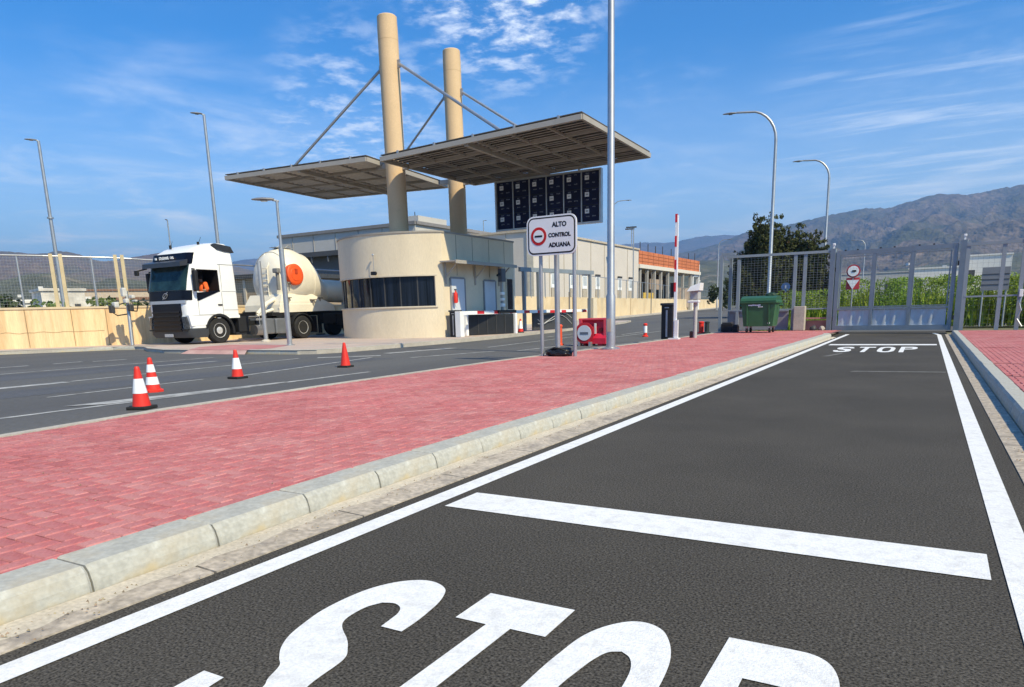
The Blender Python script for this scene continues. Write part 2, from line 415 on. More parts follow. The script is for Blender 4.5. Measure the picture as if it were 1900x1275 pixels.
# ------------------------------------------------------------------ red median with pavers and kerb stones
ZM = .12
def visible(x, y, z, pad=.02):
    c = CM @ Vector((x, y, z - 1.0))
    if c.z < .2: return False
    u = (1304 * c.x / c.z + 964) / 1900; v = (1304 * c.y / c.z + 856) / 1275
    return -pad < u < 1 + pad and -pad < v < 1 + pad
def pav_shape(w, h, t=.012, b=.006, d=.03):
    x, y = w / 2, h / 2
    V = [(-x, -y, -d), (x, -y, -d), (x, y, -d), (-x, y, -d), (-x, -y, -b), (x, -y, -b), (x, y, -b), (-x, y, -b), (-x + b, -y + b, 0), (x - b, -y + b, 0), (x - b, y - b, 0), (-x + b, y - b, 0)]
    F = [(8, 9, 10, 11)]
    for k in range(4):
        F.append((4 + k, 4 + (k + 1) % 4, 8 + (k + 1) % 4, 8 + k))
        F.append((k, (k + 1) % 4, 4 + (k + 1) % 4, 4 + k))
    return V, F
U = .078
def tint():
    r = random.random()
    k = random.uniform(.94, 1.07)
    if r < .07: return (k * 1.08, k * 1.35, k * 1.3)       # faded block
    if r < .18: return (k * 1.02, k * 1.12, k * 1.12)
    if r < .30: return (k * .92, k * .88, k * .88)
    return (k, k, k)
def paving(parent, xl, xr, y0, y1, z, nsolo, gaps=()):
    """Herringbone blocks: the nearest are objects of their own, the rest one mesh."""
    blocks = []
    for i in range(int((y0) / U) - 2, int(y1 / U) + 2):
        for j in range(int(-9 / U), int(4 / U)):
            k = (j - i) % 4
            if k == 0: w, h = 2 * U, U
            elif k == 3: w, h = U, 2 * U
            else: continue
            x = j * U + w / 2; y = i * U + h / 2
            if y < y0 or y > y1: continue
            a, b = xl(y) + .01, xr(y) - .01
            x0, x1 = max(x - w / 2, a), min(x + w / 2, b)
            if x1 - x0 < .03: continue
            if any(abs(y - g) < .10 for g in gaps): continue
            blocks.append(((x0 + x1) / 2, y, x1 - x0, h, abs((x1 - x0) - w) < 1e-6))
    blocks.sort(key=lambda q: q[0] ** 2 + q[1] ** 2)
    J = .005
    shared = {}
    V = []; F = []; C = []
    solo = 0
    for x, y, w, h, whole in blocks:
        zz = z + random.uniform(-.0022, .0022)
        tx, ty = random.gauss(0, .004), random.gauss(0, .004)
        if solo < nsolo and whole and visible(x, y, z):
            key = (round(w, 3), solo % 11)
            if key not in shared:
                v, f = pav_shape(w - J, h - J); t = tint()
                o = raw('paver', v, f, PAVER, parent, [t] * len(v))
                shared[key] = o
            else: o = link_copy(shared[key], parent)
            o.location = (x, y, zz); o.rotation_euler = (tx, ty, random.gauss(0, .008))
            solo += 1
        else:
            v, f = pav_shape(w - J, h - J); n = len(V); t = tint()
            V += [(x + p[0], y + p[1], zz + p[2] + p[0] * ty * .7 + p[1] * tx * .7) for p in v]
            F += [tuple(n + q for q in g) for g in f]; C += [t] * len(v)
    o = raw('paver_field', V, F, PAVER, parent, C); stuff(o)
SAND = mat('joint_sand', (.24, .11, .11), .95, var=.2, scale=5, fine=.2, fscale=80)
V, F = strip(lambda y: MEDL(y) + .03, lambda y: KX(y) - .1, YS[:65], ZM - .012, False)
median = struct(raw('median_pavement', V, F, SAND))
paving(median, lambda y: MEDL(y) + .12, lambda y: KX(y) - .225, -.6, 27.3, ZM, 300)
# pale edging strip along the far side of the median, and its outer face
V = []; F = []
for i, y in enumerate(YS[:65]):
    x = MEDL(y); V += [(x, y, 0), (x, y, ZM + .006), (x + .115, y, ZM + .006), (x + .115, y, ZM - .05)]
    if i:
        b = 4 * i
        for k in range(3): F.append((b - 4 + k, b - 3 + k, b + k + 1, b + k))
raw('edging_strip', V, F, CONC, median)

def kerb_stain():
    nt = KERB.node_tree; N = nt.nodes.new; L = nt.links.new; b = nt.nodes['Principled BSDF']
    src = b.inputs['Base Color'].links[0].from_socket
    tc = N('ShaderNodeTexCoord'); sp = N('ShaderNodeSeparateXYZ'); L(tc.outputs['Object'], sp.inputs[0])
    t = N('ShaderNodeTexNoise'); L(tc.outputs['Object'], t.inputs['Vector']); t.inputs['Scale'].default_value = 7; t.inputs['Detail'].default_value = 6
    a = N('ShaderNodeMath'); a.operation = 'MULTIPLY_ADD'; L(t.outputs[0], a.inputs[0]); a.inputs[1].default_value = -.16; L(sp.outputs[2], a.inputs[2])
    r = N('ShaderNodeMapRange'); r.interpolation_type = 'SMOOTHSTEP'; L(a.outputs[0], r.inputs[0]); r.inputs[1].default_value = -.035; r.inputs[2].default_value = -.085; r.inputs[3].default_value = 0; r.inputs[4].default_value = .75
    m = N('ShaderNodeMix'); m.data_type = 'RGBA'; L(r.outputs[0], m.inputs['Factor']); L(src, m.inputs[6]); m.inputs[7].default_value = (.50, .40, .23, 1)
    L(m.outputs[2], b.inputs['Base Color'])
kerb_stain()
def kerb_run(parent, pts, length, w, h, flip=1, face_in=.03, m=KERB, first=0., z=0.):
    """Kerb stones laid along a polyline whose points are the foot of the road face. flip: side the body lies on."""
    P = [Vector((*p, 0)) for p in pts]
    seg = [(b - a).length for a, b in zip(P, P[1:])]; tot = sum(seg)
    def at(s):
        for (a, b), l in zip(zip(P, P[1:]), seg):
            if s <= l or (b - P[-1]).length < 1e-9: return a + (b - a) * (s / l), (b - a).normalized()
            s -= l
    shared = {}
    s = first; k = 0
    while s + length <= tot:
        p, d0 = at(s); q, d1 = at(s + length)
        d = (q - p).normalized(); L = (q - p).length - .008
        key = (round(L, 2), k % 5)
        if key not in shared:
            j = lambda: random.uniform(-.003, .003)
            prof = [(0, -.05), (face_in * .4 + j() * .5, h * .5), (face_in * .8 + j() * .5, h - .024), (face_in * .8 + .020, h - .002), (w, h + .002), (w, -.05)]
            bm = bmesh.new(); n = len(prof)
            rings = []
            for t in (0, .012, L - .012, L):
                sh = .006 if t in (0, L) else 0
                rings.append([bm.verts.new((t, -flip * (a + (sh if a < w * .5 else 0)), b - (sh if b > 0 else 0))) for a, b in prof])
            for A, B in zip(rings, rings[1:]):
                for i in range(n): bm.faces.new((A[i], A[(i + 1) % n], B[(i + 1) % n], B[i]))
            bm.faces.new(rings[0]); bm.faces.new(rings[-1][::-1])
            bmesh.ops.recalc_face_normals(bm, faces=bm.faces)
            me = bpy.data.meshes.new('kerb_stone'); bm.to_mesh(me); bm.free(); me.materials.append(m)
            o = bpy.data.objects.new('kerb_stone', me); COL.objects.link(o); shared[key] = o
        else: o = link_copy(shared[key])
        o.parent = parent
        o.location = (p.x, p.y, z + zt(p.y) + random.uniform(-.004, .004))
        o.rotation_euler = (0, random.gauss(0, .002), math.atan2(d.y, d.x) + random.gauss(0, .003))
        s += length; k += 1
kp = [(KX(y), y) for y in [-1.2 + .3 * i for i in range(84)]]
kp += [(KX(24) - .06, 24.4), (KX(24) - .22, 24.9)]
kerb_run(median, kp, .57, .225, ZM + .004, flip=-1, first=.28)
# gutter slabs
def gutter(parent, xo, xi, y0, y1, length, z=.006, m=GUTTER):
    y = y0
    while y < y1:
        L = length * random.uniform(.97, 1.03); a = y; b = min(y + L - .012, y1)
        mb = MB()
        mb.loft([[(xo(a), a, -.03), (xi(a), a, -.03), (xi(a), a, z + .012), (xo(a), a, z)], [(xo(b), b, -.03), (xi(b), b, -.03), (xi(b), b, z + .012), (xo(b), b, z)]])
        mb.build('gutter_slab', m, parent); y += L
gutter(road, lambda y: -2.42 + .0 * y, lambda y: KX(y) - .004, -1.0, 24.2, .9)
sv = []; sf = []
for i in range(240):
    y = -1 + i * .105
    sv += [(KX(y) - .002, y, .022), (0, y, 0)]
    xs_ = KX(y) + .09 + .045 * noise.noise((y * 2.3, 1, 0)) + .04 * noise.noise((y * 11, 2, 0)) + .02 * noise.noise((y * 31, 2, 0))
    sv[-1] = (xs_, y, .006 + .012 * (xs_ + 2.42) / (KX(y) + 2.416) + .0006)
    if i: sf.append((2 * i - 2, 2 * i - 1, 2 * i + 1, 2 * i))
raw('sand_deposit', sv, sf, mat('sand_cream', (.51, .455, .37), .95, var=.12, scale=4, fine=.15, fscale=60), road)
# right pavement
V, F = strip(lambda y: .80, lambda y: 4.2, [-2, 26.0], ZM, False)
rp = struct(raw('right_pavement', V, F, SAND))
paving(rp, lambda y: .865, lambda y: 3.9, -1.0, 25.6, ZM + .012, 200, gaps=(1.9, 5.9, 9.98, 12.0, 16.2, 20.4, 24.6))
kerb_run(rp, [(.70, y) for y in [.3 + .3 * i for i in range(86)]], .55, .165, ZM + .016, flip=1)
gutter(road, lambda y: .545, lambda y: .697, -1.0, 26.0, .8)

# ------------------------------------------------------------------ booth island (platform), its kerb, the wall pavement
ISL = [(-15.5, 14.45), (-15.0, 14.7), (-14.75, 15.3), (-14.68, 16.9), (-14.70, 21.3), (-15.1, 25.5), (-15.8, 29.7), (-16.3, 34), (-16.9, 39), (-18.2, 47), (-19.3, 51)]
FRONT = [(-34.6, 4.0), (-30.3, 11.2), (-28.4, 13.7), (-27.1, 15.9), (-26.3, 16.35), (-25.2, 16.1), (-23.6, 15.2), (-21.6, 14.45), (-15.5, 14.45)]
iv = [(x, y, ZM + zt(y)) for x, y in FRONT + ISL[1:]] + [(-22.0, 51, ZM + zt(51)), (-24.5, 33, ZM), (-33, 33, ZM), (-44, 10, ZM)]
bm = bmesh.new(); f = bm.faces.new([bm.verts.new(p) for p in iv]); bmesh.ops.triangulate(bm, faces=[f])
me = bpy.data.meshes.new('booth_island'); bm.to_mesh(me); bm.free(); me.materials.append(mat('island_paving', (.50, .39, .34), .9, var=.12, scale=1.0, fine=.12, fscale=30, dirt=(.42, .38, .33), dscale=.6, dlo=.42, dhi=.62, damt=.7))
island = bpy.data.objects.new('booth_island', me); COL.objects.link(island); struct(island)
bpy.context.view_layer.update()
kerb_run(island, FRONT[:7] + [(-21.6, 14.45), (-20.3, 14.45)], .95, .15, ZM + .006, flip=-1)
kerb_run(island, [(-17.6, 14.45), (-15.5, 14.45)] + ISL[1:], .70, .15, ZM + .006, flip=-1)
REDPAVE = mat('red_tiles_far', (.46, .19, .19), .85, var=.15, scale=2, fine=.1, fscale=20, dirt=(.50, .38, .36), dscale=.8)
flat('red_crossing', [(-20.3, 14.47), (-17.5, 14.47), (-17.6, 15.4), (-18.9, 17.4), (-22.3, 17.6), (-21.9, 16.0)], REDPAVE, island, ZM + .004)
raw('dropped_kerb', [(-20.3, 14.47, ZM + .003), (-17.6, 14.47, ZM + .003), (-17.45, 14.25, .004), (-20.45, 14.25, .004)], [(0, 1, 2, 3)], mat('ramp_red', (.50, .30, .27), .85, var=.15, scale=2, dirt=(.5, .42, .36), dscale=1.0), island)
flat('black_strip', [(-27.2, 16.55), (-25.3, 16.55), (-25.3, 16.72), (-27.2, 16.68)], BLACK, island, ZM + .004)  # thin flat black strip lying on the island paving ahead of the truck

# side face of the island and loose grit along kerbs
sk_ = [(x, y) for x, y in FRONT] + ISL[1:]
vv = []; ff = []
for i, (x, y) in enumerate(sk_):
    vv += [(x - .004 * 0, y + .02, -.03 + zt(y)), (x, y + .02, ZM - .002 + zt(y))]
    if i: ff.append((2 * i - 2, 2 * i, 2 * i + 1, 2 * i - 1))
raw('island_edge', vv, ff, CONC, island)
def grit():
    rnd = random.Random(33); V = []; F = []; C = []
    def bit(x, y, z, s):
        k = len(V); c = rnd.uniform(.6, 1.3)
        V.extend([(x + s * rnd.uniform(.5, 1), y, z), (x - s * .6, y + s * rnd.uniform(.4, .9), z), (x - s * .5, y - s * .8, z), (x + rnd.gauss(0, s * .2), y, z + s * rnd.uniform(.5, 1))])
        F.extend([(k, k + 1, k + 3), (k + 1, k + 2, k + 3), (k + 2, k, k + 3)]); C.extend([(c, c * rnd.uniform(.85, 1), c * .8)] * 4)
    for i in range(520):
        y = 1.0 + 14 * rnd.random() ** 1.6; xx = KX(y) + abs(rnd.gauss(0, .10)); bit(xx, y, .016, rnd.uniform(.003, .009))
    for i in range(240):
        y = 1.2 + 12 * rnd.random() ** 1.5; bit(rnd.uniform(MEDL(y) + .2, KX(y) - .25), y, ZM, rnd.uniform(.003, .009))
    for i in range(160):
        y = 5 + 14 * rnd.random(); bit(rnd.uniform(.54, .69), y, .014, rnd.uniform(.004, .01))
    o = stuff(raw('grit', V, F, mat('grit_stone', (.34, .29, .23), .95, var=.3, scale=20, attr='tint'), None, C))
    o['label'] = 'loose grit and small stones along the gutters and paving'; o['category'] = 'grit'
grit()
# ------------------------------------------------------------------ control booth
def circle3(a, b, c):
    ax, ay = a; bx, by = b; cx, cy = c
    d = 2 * (ax * (by - cy) + bx * (cy - ay) + cx * (ay - by))
    ux = ((ax * ax + ay * ay) * (by - cy) + (bx * bx + by * by) * (cy - ay) + (cx * cx + cy * cy) * (ay - by)) / d
    uy = ((ax * ax + ay * ay) * (cx - bx) + (bx * bx + by * by) * (ax - cx) + (cx * cx + cy * cy) * (bx - ax)) / d
    return ux, uy, math.hypot(ax - ux, ay - uy)
BA, BB, BC = (-16.8, 23.55), (-18.6, 22.52), (-22.3, 23.6)
bcx, bcy, bR = circle3(BA, BB, BC)
a0 = math.atan2(BA[1] - bcy, BA[0] - bcx); a1 = math.atan2(BC[1] - bcy, BC[0] - bcx)
if a1 > a0: a1 -= 2 * math.pi
a1 = a1 - .22
def arc(r, t0=0., t1=1., n=40): return [(bcx + r * math.cos(a0 + (a1 - a0) * (t0 + (t1 - t0) * k / n)), bcy + r * math.sin(a0 + (a1 - a0) * (t0 + (t1 - t0) * k / n))) for k in range(n + 1)]
def build_booth():
    t = thing('control_booth', 'cream rendered booth with bowed front and dark ribbon window under the canopy columns', 'booth', (-19.8, 25.5, ZM))
    A = arc(bR); xl = A[-1][0]
    back = [(xl - .25, 25.2), (xl - .25, 29.2), (-16.8, 29.2)]
    foot = A + back
    ZS, ZH, ZR = 1.36, 2.56, 4.16
    MB().prism(foot, ZM - .03, ZS).build('lower_wall', STUCCO, t, True, ang=30)
    up = MB().prism(foot, ZH, ZR).build('upper_wall', STUCCO, t, True, ang=30)
    # solid pier to the right of the window and the side facade
    wr, wl = .045, .97
    P = arc(bR, 0, wr, 8)
    MB().prism(P + [(-18.3, 24.3), (-18.3, 29.2), (-16.8, 29.2)], ZS, ZH).build('side_wall', STUCCO, t, True, ang=30)
    Q = arc(bR, wl, 1, 4)
    MB().prism(Q + back[:2] + [(xl + .6, 29.1), (xl + .5, 24.9)], ZS, ZH).build('left_pier', STUCCO, t, True, ang=30)
    # window ribbon: glass set back, mullions, sill and head
    win = MB().prism(arc(bR - .13, wr, wl, 30) + arc(bR - .20, wr, wl, 30)[::-1], ZS, ZH).build('window', GLASS, t, True)
    for k in range(1, 9):
        tt = wr + (wl - wr) * k / 9
        p = arc(bR - .125, tt, tt + .001, 1)[0]
        an = a0 + (a1 - a0) * tt
        MB().box((p[0], p[1], (ZS + ZH) / 2), (.05, .045, ZH - ZS - .01), rz=an).build('mullion', DARKGREY, win)
    CURT = mat('curtain', (.10, .115, .13), .8, var=.5, scale=2.5, stretch=(6, 6, .1))
    inn = arc(bR - .45, wr, wl, 90)
    curt = [(x + .05 * math.sin(i * 1.7) * math.cos(a0), y + .05 * math.sin(i * 1.7)) for i, (x, y) in enumerate(inn)]
    MB().prism(arc(bR + .05, wr - .01, wl, 30) + arc(bR - .12, wr - .01, wl, 30)[::-1], ZS - .05, ZS + .006).build('sill', mat('booth_trim', (.60, .53, .42), .7, var=.06, scale=3), t, True)
    MB().prism(arc(bR + .012, wr - .01, wl, 30) + arc(bR - .12, wr - .01, wl, 30)[::-1], ZH - .035, ZH + .012).build('window_head', MATS['booth_trim'], t, True)
    MB().prism([(bcx + (x - bcx) * 1.008, bcy + (y - bcy) * 1.008) for x, y in A] + [(xl - .28, 29.22), (-16.77, 29.22), (-16.77, BA[1])], ZR, ZR + .07).build('coping', mat('coping_metal', (.33, .30, .26), .6, var=.08, scale=2), t, True)
    # facade panel joints
    J = mat('joint', (.24, .20, .15), .9, var=.1)
    for y in (24.55, 25.75, 27.05, 28.35):
        MB().box((-16.797, y, 3.35), (.012, .02, 1.58)).build('panel_joint', J, up)
    # doors
    DOORM = mat('door_paint', (.62, .66, .72), .5, var=.04, scale=2)
    for y0, y1, zt_ in ((24.05, 25.0, 2.42), (26.55, 27.45, 2.38)):
        d = MB().box((-16.79, (y0 + y1) / 2, (ZM + zt_) / 2), (.05, y1 - y0, zt_ - ZM)).build('door', DOORM, t)
        fr = MB()
        for yy in (y0 - .035, y1 + .035): fr.box((-16.775, yy, (ZM + zt_) / 2), (.06, .07, zt_ - ZM + .06))
        fr.box((-16.775, (y0 + y1) / 2, zt_ + .035), (.062, y1 - y0, .07)); fr.build('door_frame', mat('door_frame_grey', (.25, .26, .28), .5), d)
        MB().box((-16.74, y1 - .12, 1.1), (.05, .13, .03)).build('handle', BLACK, d)
    n = MB().box((-16.79, 28.72, 1.85), (.03, .5, 1.35)).build('slot_window', GLASS, t)
    fr = MB()
    for yy in (28.44, 29.0): fr.box((-16.775, yy, 1.85), (.05, .05, 1.45))
    fr.box((-16.775, 28.72, 2.55), (.05, .52, .05)); fr.box((-16.775, 28.72, 1.15), (.06, .52, .05)); fr.build('frame', MATS['booth_trim'], n)
    # awning and brackets
    aw = MB().box((-16.42, 25.75, 3.05), (.76, 4.75, .05)).build('awning', CANOPY_STEEL, t)
    MB().box((-16.03, 25.75, 3.02), (.03, 4.77, .13)).build('fascia', CANOPY_STEEL, aw)
    for y in (23.7, 25.85, 27.8):
        MB().tube([(-16.78, y, 2.45), (-16.2, y, 3.0)], .028, 6).tube([(-16.77, y, 2.2), (-16.77, y, 3.02)], .04, 6).build('bracket', CANOPY_STEEL, aw)
    # lamp rod and camera over the window
    p = arc(bR, .40, .41, 1)[0]
    MB().tube([(p[0] + .05, p[1] - .12, 2.6), (p[0] + .05, p[1] - .12, 3.35)], .012, 6).lathe([(.0, 0), (.05, .03), (.04, .08), (0, .1)], (p[0] + .05, p[1] - .12, 3.34), 8).build('rod_antenna', GALV, t)
    MB().box((p[0] + .06, p[1] - .16, 2.68), (.20, .14, .14), bev=.02).box((p[0] + .20, p[1] - .22, 2.68), (.10, .08, .08), bev=.01).build('security_camera', BLACK, t)
    # extinguisher and notice by the door
    ex = thing('fire_extinguisher', 'red fire extinguisher hung beside the grey booth door', 'extinguisher', (-16.55, 23.95, 1.45))
    MB().lathe([(0, 0), (.075, .01), (.08, .05), (.08, .36), (.06, .42), (.025, .44), (.025, .5)], (-16.62, 24.12, 1.45), 12).build('cylinder', RED, ex, True)
    MB().box((-16.62, 24.12, 1.98), (.05, .12, .05)).tube([(-16.62, 24.16, 1.95), (-16.6, 24.24, 1.8), (-16.6, 24.24, 1.5)], .012, 6).build('valve_hose', BLACK, ex)
    return t
build_booth()

# ------------------------------------------------------------------ canopy with columns, stay rods and louvre slats
KC = 1.0526
def SC(x, y, z): return (x * KC, y * KC, 1 + (z - 1) * KC)
def build_canopy():
    t = thing('canopy', 'butterfly steel canopy of two louvred wings hung by rods from two ochre columns', 'canopy', (-19.7, 26.8, ZM))
    CX, CY = -18.75 * KC, (23.42 * KC, 27.68 * KC)
    for y in CY:
        c = MB().lathe([(.405, 0), (.405, 12.2), (.395, 12.33), (.395, 12.58), (.35, 12.62)], (CX, y, ZM), 36).build('column', COLUMN, t, True)
        MB().lathe([(.408, 0), (.408, .012)], (CX, y, ZM + 11.7), 36, caps=False).build('weld_seam', mat('seam', (.52, .36, .2), .7), c, True)
    def wing(A, B, C, D, nb, ns, mid):
        """A-B near edge, D-C far edge; A is the inner near corner for the right wing."""
        A, B, C, D = [Vector(SC(*p)) for p in (A, B, C, D)]
        def pt(s, v): return (A.lerp(B, s)).lerp(D.lerp(C, s), v)
        def beam(p, q, w, h, name, dz=0.):
            d = (q - p); L = d.length; x = d.normalized(); up = Vector((0, 0, 1)); y = up.cross(x).normalized(); z = x.cross(y)
            Mx = Matrix((x, y, z)).transposed().to_4x4(); Mx.translation = (p + q) / 2 + Vector((0, 0, dz))
            return MB().box((0, 0, 0), (L, w, h), M=Mx).build(name, CANOPY_STEEL if name == 'edge_beam' else mat('canopy_beam', (.38, .35, .31), .7, var=.1), t)
        beam(pt(0, 0), pt(1, 0), .10, .17, 'edge_beam'); beam(pt(0, 1), pt(1, 1), .10, .17, 'edge_beam')
        beam(pt(0, 0), pt(0, 1), .10, .168, 'edge_beam'); beam(pt(1, 0), pt(1, 1), .10, .168, 'edge_beam')
        for s in mid: beam(pt(s, .01), pt(s, .99), .16, .20, 'main_beam', -.055)
        for k in range(1, 4): beam(pt(.008, k / 4), pt(.992, k / 4), .06, .11, 'purlin', -.03)
        for k in range(1, nb):
            beam(pt(k / nb, .01), pt(k / nb, .99), .045, .085, 'rib', -.01)
        up_ = Vector((0, 0, .135))
        q0 = [pt(0, 0), pt(1, 0), pt(1, 1), pt(0, 1)]
        MB().loft([[tuple(p + up_) for p in q0], [tuple(p + up_ + Vector((0, 0, .03))) for p in q0]]).build('roof_sheet', mat('roof_sheet_dark', (.10, .09, .08), .8, var=.1), t)
        rnd = random.Random(3)
        proto = {}
        for b in range(nb):
            s0, s1 = b / nb + .007, (b + 1) / nb - .007
            for i in range(ns):
                v = (i + .5) / ns
                p, q = pt(s0, v), pt(s1, v)
                x = (q - p).normalized(); y0 = Vector((0, 0, 1)).cross(x).normalized(); z0 = x.cross(y0)
                a = R(34 + rnd.uniform(-9, 9))
                y = y0 * math.cos(a) + z0 * math.sin(a); z = x.cross(y)
                Mx = Matrix((x, y, z)).transposed().to_4x4(); Mx.translation = (p + q) / 2 + Vector((0, 0, .045)) - root_loc(t)
                key = b
                if key not in proto:
                    o = MB().box((0, 0, 0), ((q - p).length, .16, .02)).build('slat', SLAT, None); proto[key] = o
                else: o = link_copy(proto[key])
                o.parent = t; o.matrix_local = Mx
        for k in range(5):
            for v in (0, 1):
                p = pt((k + .5) / 5, v)
                MB().box((p.x, p.y, p.z + .13), (.09, .09, .12), bev=.02).build('bolt_cap', GALV, t)
        return pt
    ptR = wing((-18.06, 21.72, 6.70), (-9.93, 21.8, 6.99), (-9.87, 28.0, 6.86), (-18.04, 28.06, 6.70), 6, 24, (.46,))
    ptL = wing((-19.35, 22.4, 6.97), (-27.0, 22.0, 7.06), (-27.1, 28.15, 6.99), (-19.8, 28.5, 6.84), 5, 22, (.46,))
    def rod(a, b, r=.055): MB().tube([a, b], r, 10).build('stay_rod', GALV, t, True)
    for y in CY:
        MB().box((CX + .46, y, 10.92), (.16, .06, .3)).build('rod_lug', GALV, t); MB().box((CX - .46, y, 10.86), (.16, .06, .3)).build('rod_lug', GALV, t)
    rod((CX + .49, CY[0], 10.92), ptR(.62, .03) + Vector((0, 0, .17))); rod((CX + .49, CY[1], 10.92), ptR(.62, .95) + Vector((0, 0, .17)))
    rod((CX - .49, CY[0], 10.86), ptL(.5, .03) + Vector((0, 0, .17))); rod((CX - .49, CY[1], 10.86), ptL(.5, .95) + Vector((0, 0, .17)))
    for y in CY:
        MB().box((CX + .5, y, 7.02), (.75, .14, .2)).box((CX - .52, y, 7.16), (.8, .14, .2)).build('hanger_arm', CANOPY_STEEL, t)
build_canopy()

def build_board():
    t = thing('information_board', 'dark blue board of small cells with white squares hung below the canopy far edge', 'information board', (-15.1, 29.4, 4.7))
    NAVY = mat('navy_cell', (.006, .010, .045), .75, var=.35, scale=1.2)
    FR = mat('board_frame', (.55, .56, .57), .4, metal=.5)
    x0, x1, z0, z1, y = -16.86 * KC, -11.97 * KC, 1 + 3.62 * KC, 1 + 5.58 * KC, 28.0 * KC
    MB().box(((x0 + x1) / 2, y + .08, (z0 + z1) / 2), (x1 - x0, .12, z1 - z0)).build('back_panel', DARKGREY, t)
    fr = MB()
    fr.box((x0 - .04, y + .03, (z0 + z1) / 2), (.08, .22, z1 - z0 + .16)).box((x1 + .04, y + .03, (z0 + z1) / 2), (.08, .22, z1 - z0 + .16))
    fr.box(((x0 + x1) / 2, y + .03, z0 - .04), (x1 - x0, .22, .08)).box(((x0 + x1) / 2, y + .03, z1 + .04), (x1 - x0, .22, .08))
    fr.build('frame', FR, t)
    cw, ch = (x1 - x0) / 6, (z1 - z0) / 3
    rnd = random.Random(11)
    SMALL = mat('small_print', (.20, .21, .25), .7)
    for i in range(6):
        if i: MB().box((x0 + i * cw, y + .0, (z0 + z1) / 2), (.05, .06, z1 - z0)).build('divider', FR, t)
        for j in range(3):
            cx, cz = x0 + (i + .5) * cw, z0 + (j + .5) * ch
            c = MB().box((cx, y + .005, cz), (cw - .075, .03, ch - .03)).build('cell', NAVY, t)
            sq = MB().box((cx - .17, y - .014, cz + .10), (.20, .012, .19), bev=.004).build('white_square', BWHITE, c)
            mk = MB()
            for r_, zz in ((0, .265), (1, -.12)):
                for q in range(2):
                    w = rnd.uniform(.12, .2); xx = cx - .2 + q * .3
                    for s in range(3): mk.box((xx + s * w / 3, y - .013, cz + zz + rnd.uniform(-.008, .008)), (w / 3 * .75, .008, .05 * rnd.uniform(.7, 1.1)))
            for s in range(2): mk.box((cx - .2 + s * .06, y - .0225, cz + .10), (.03, .004, .07 * rnd.uniform(.5, 1)))
            stuff(mk.build('small_print', SMALL, c))
    for x in (-16.8, -13.6): MB().box((x, y + .08, z1 + .14), (.08, .08, .2)).build('hanger', FR, t)
build_board()

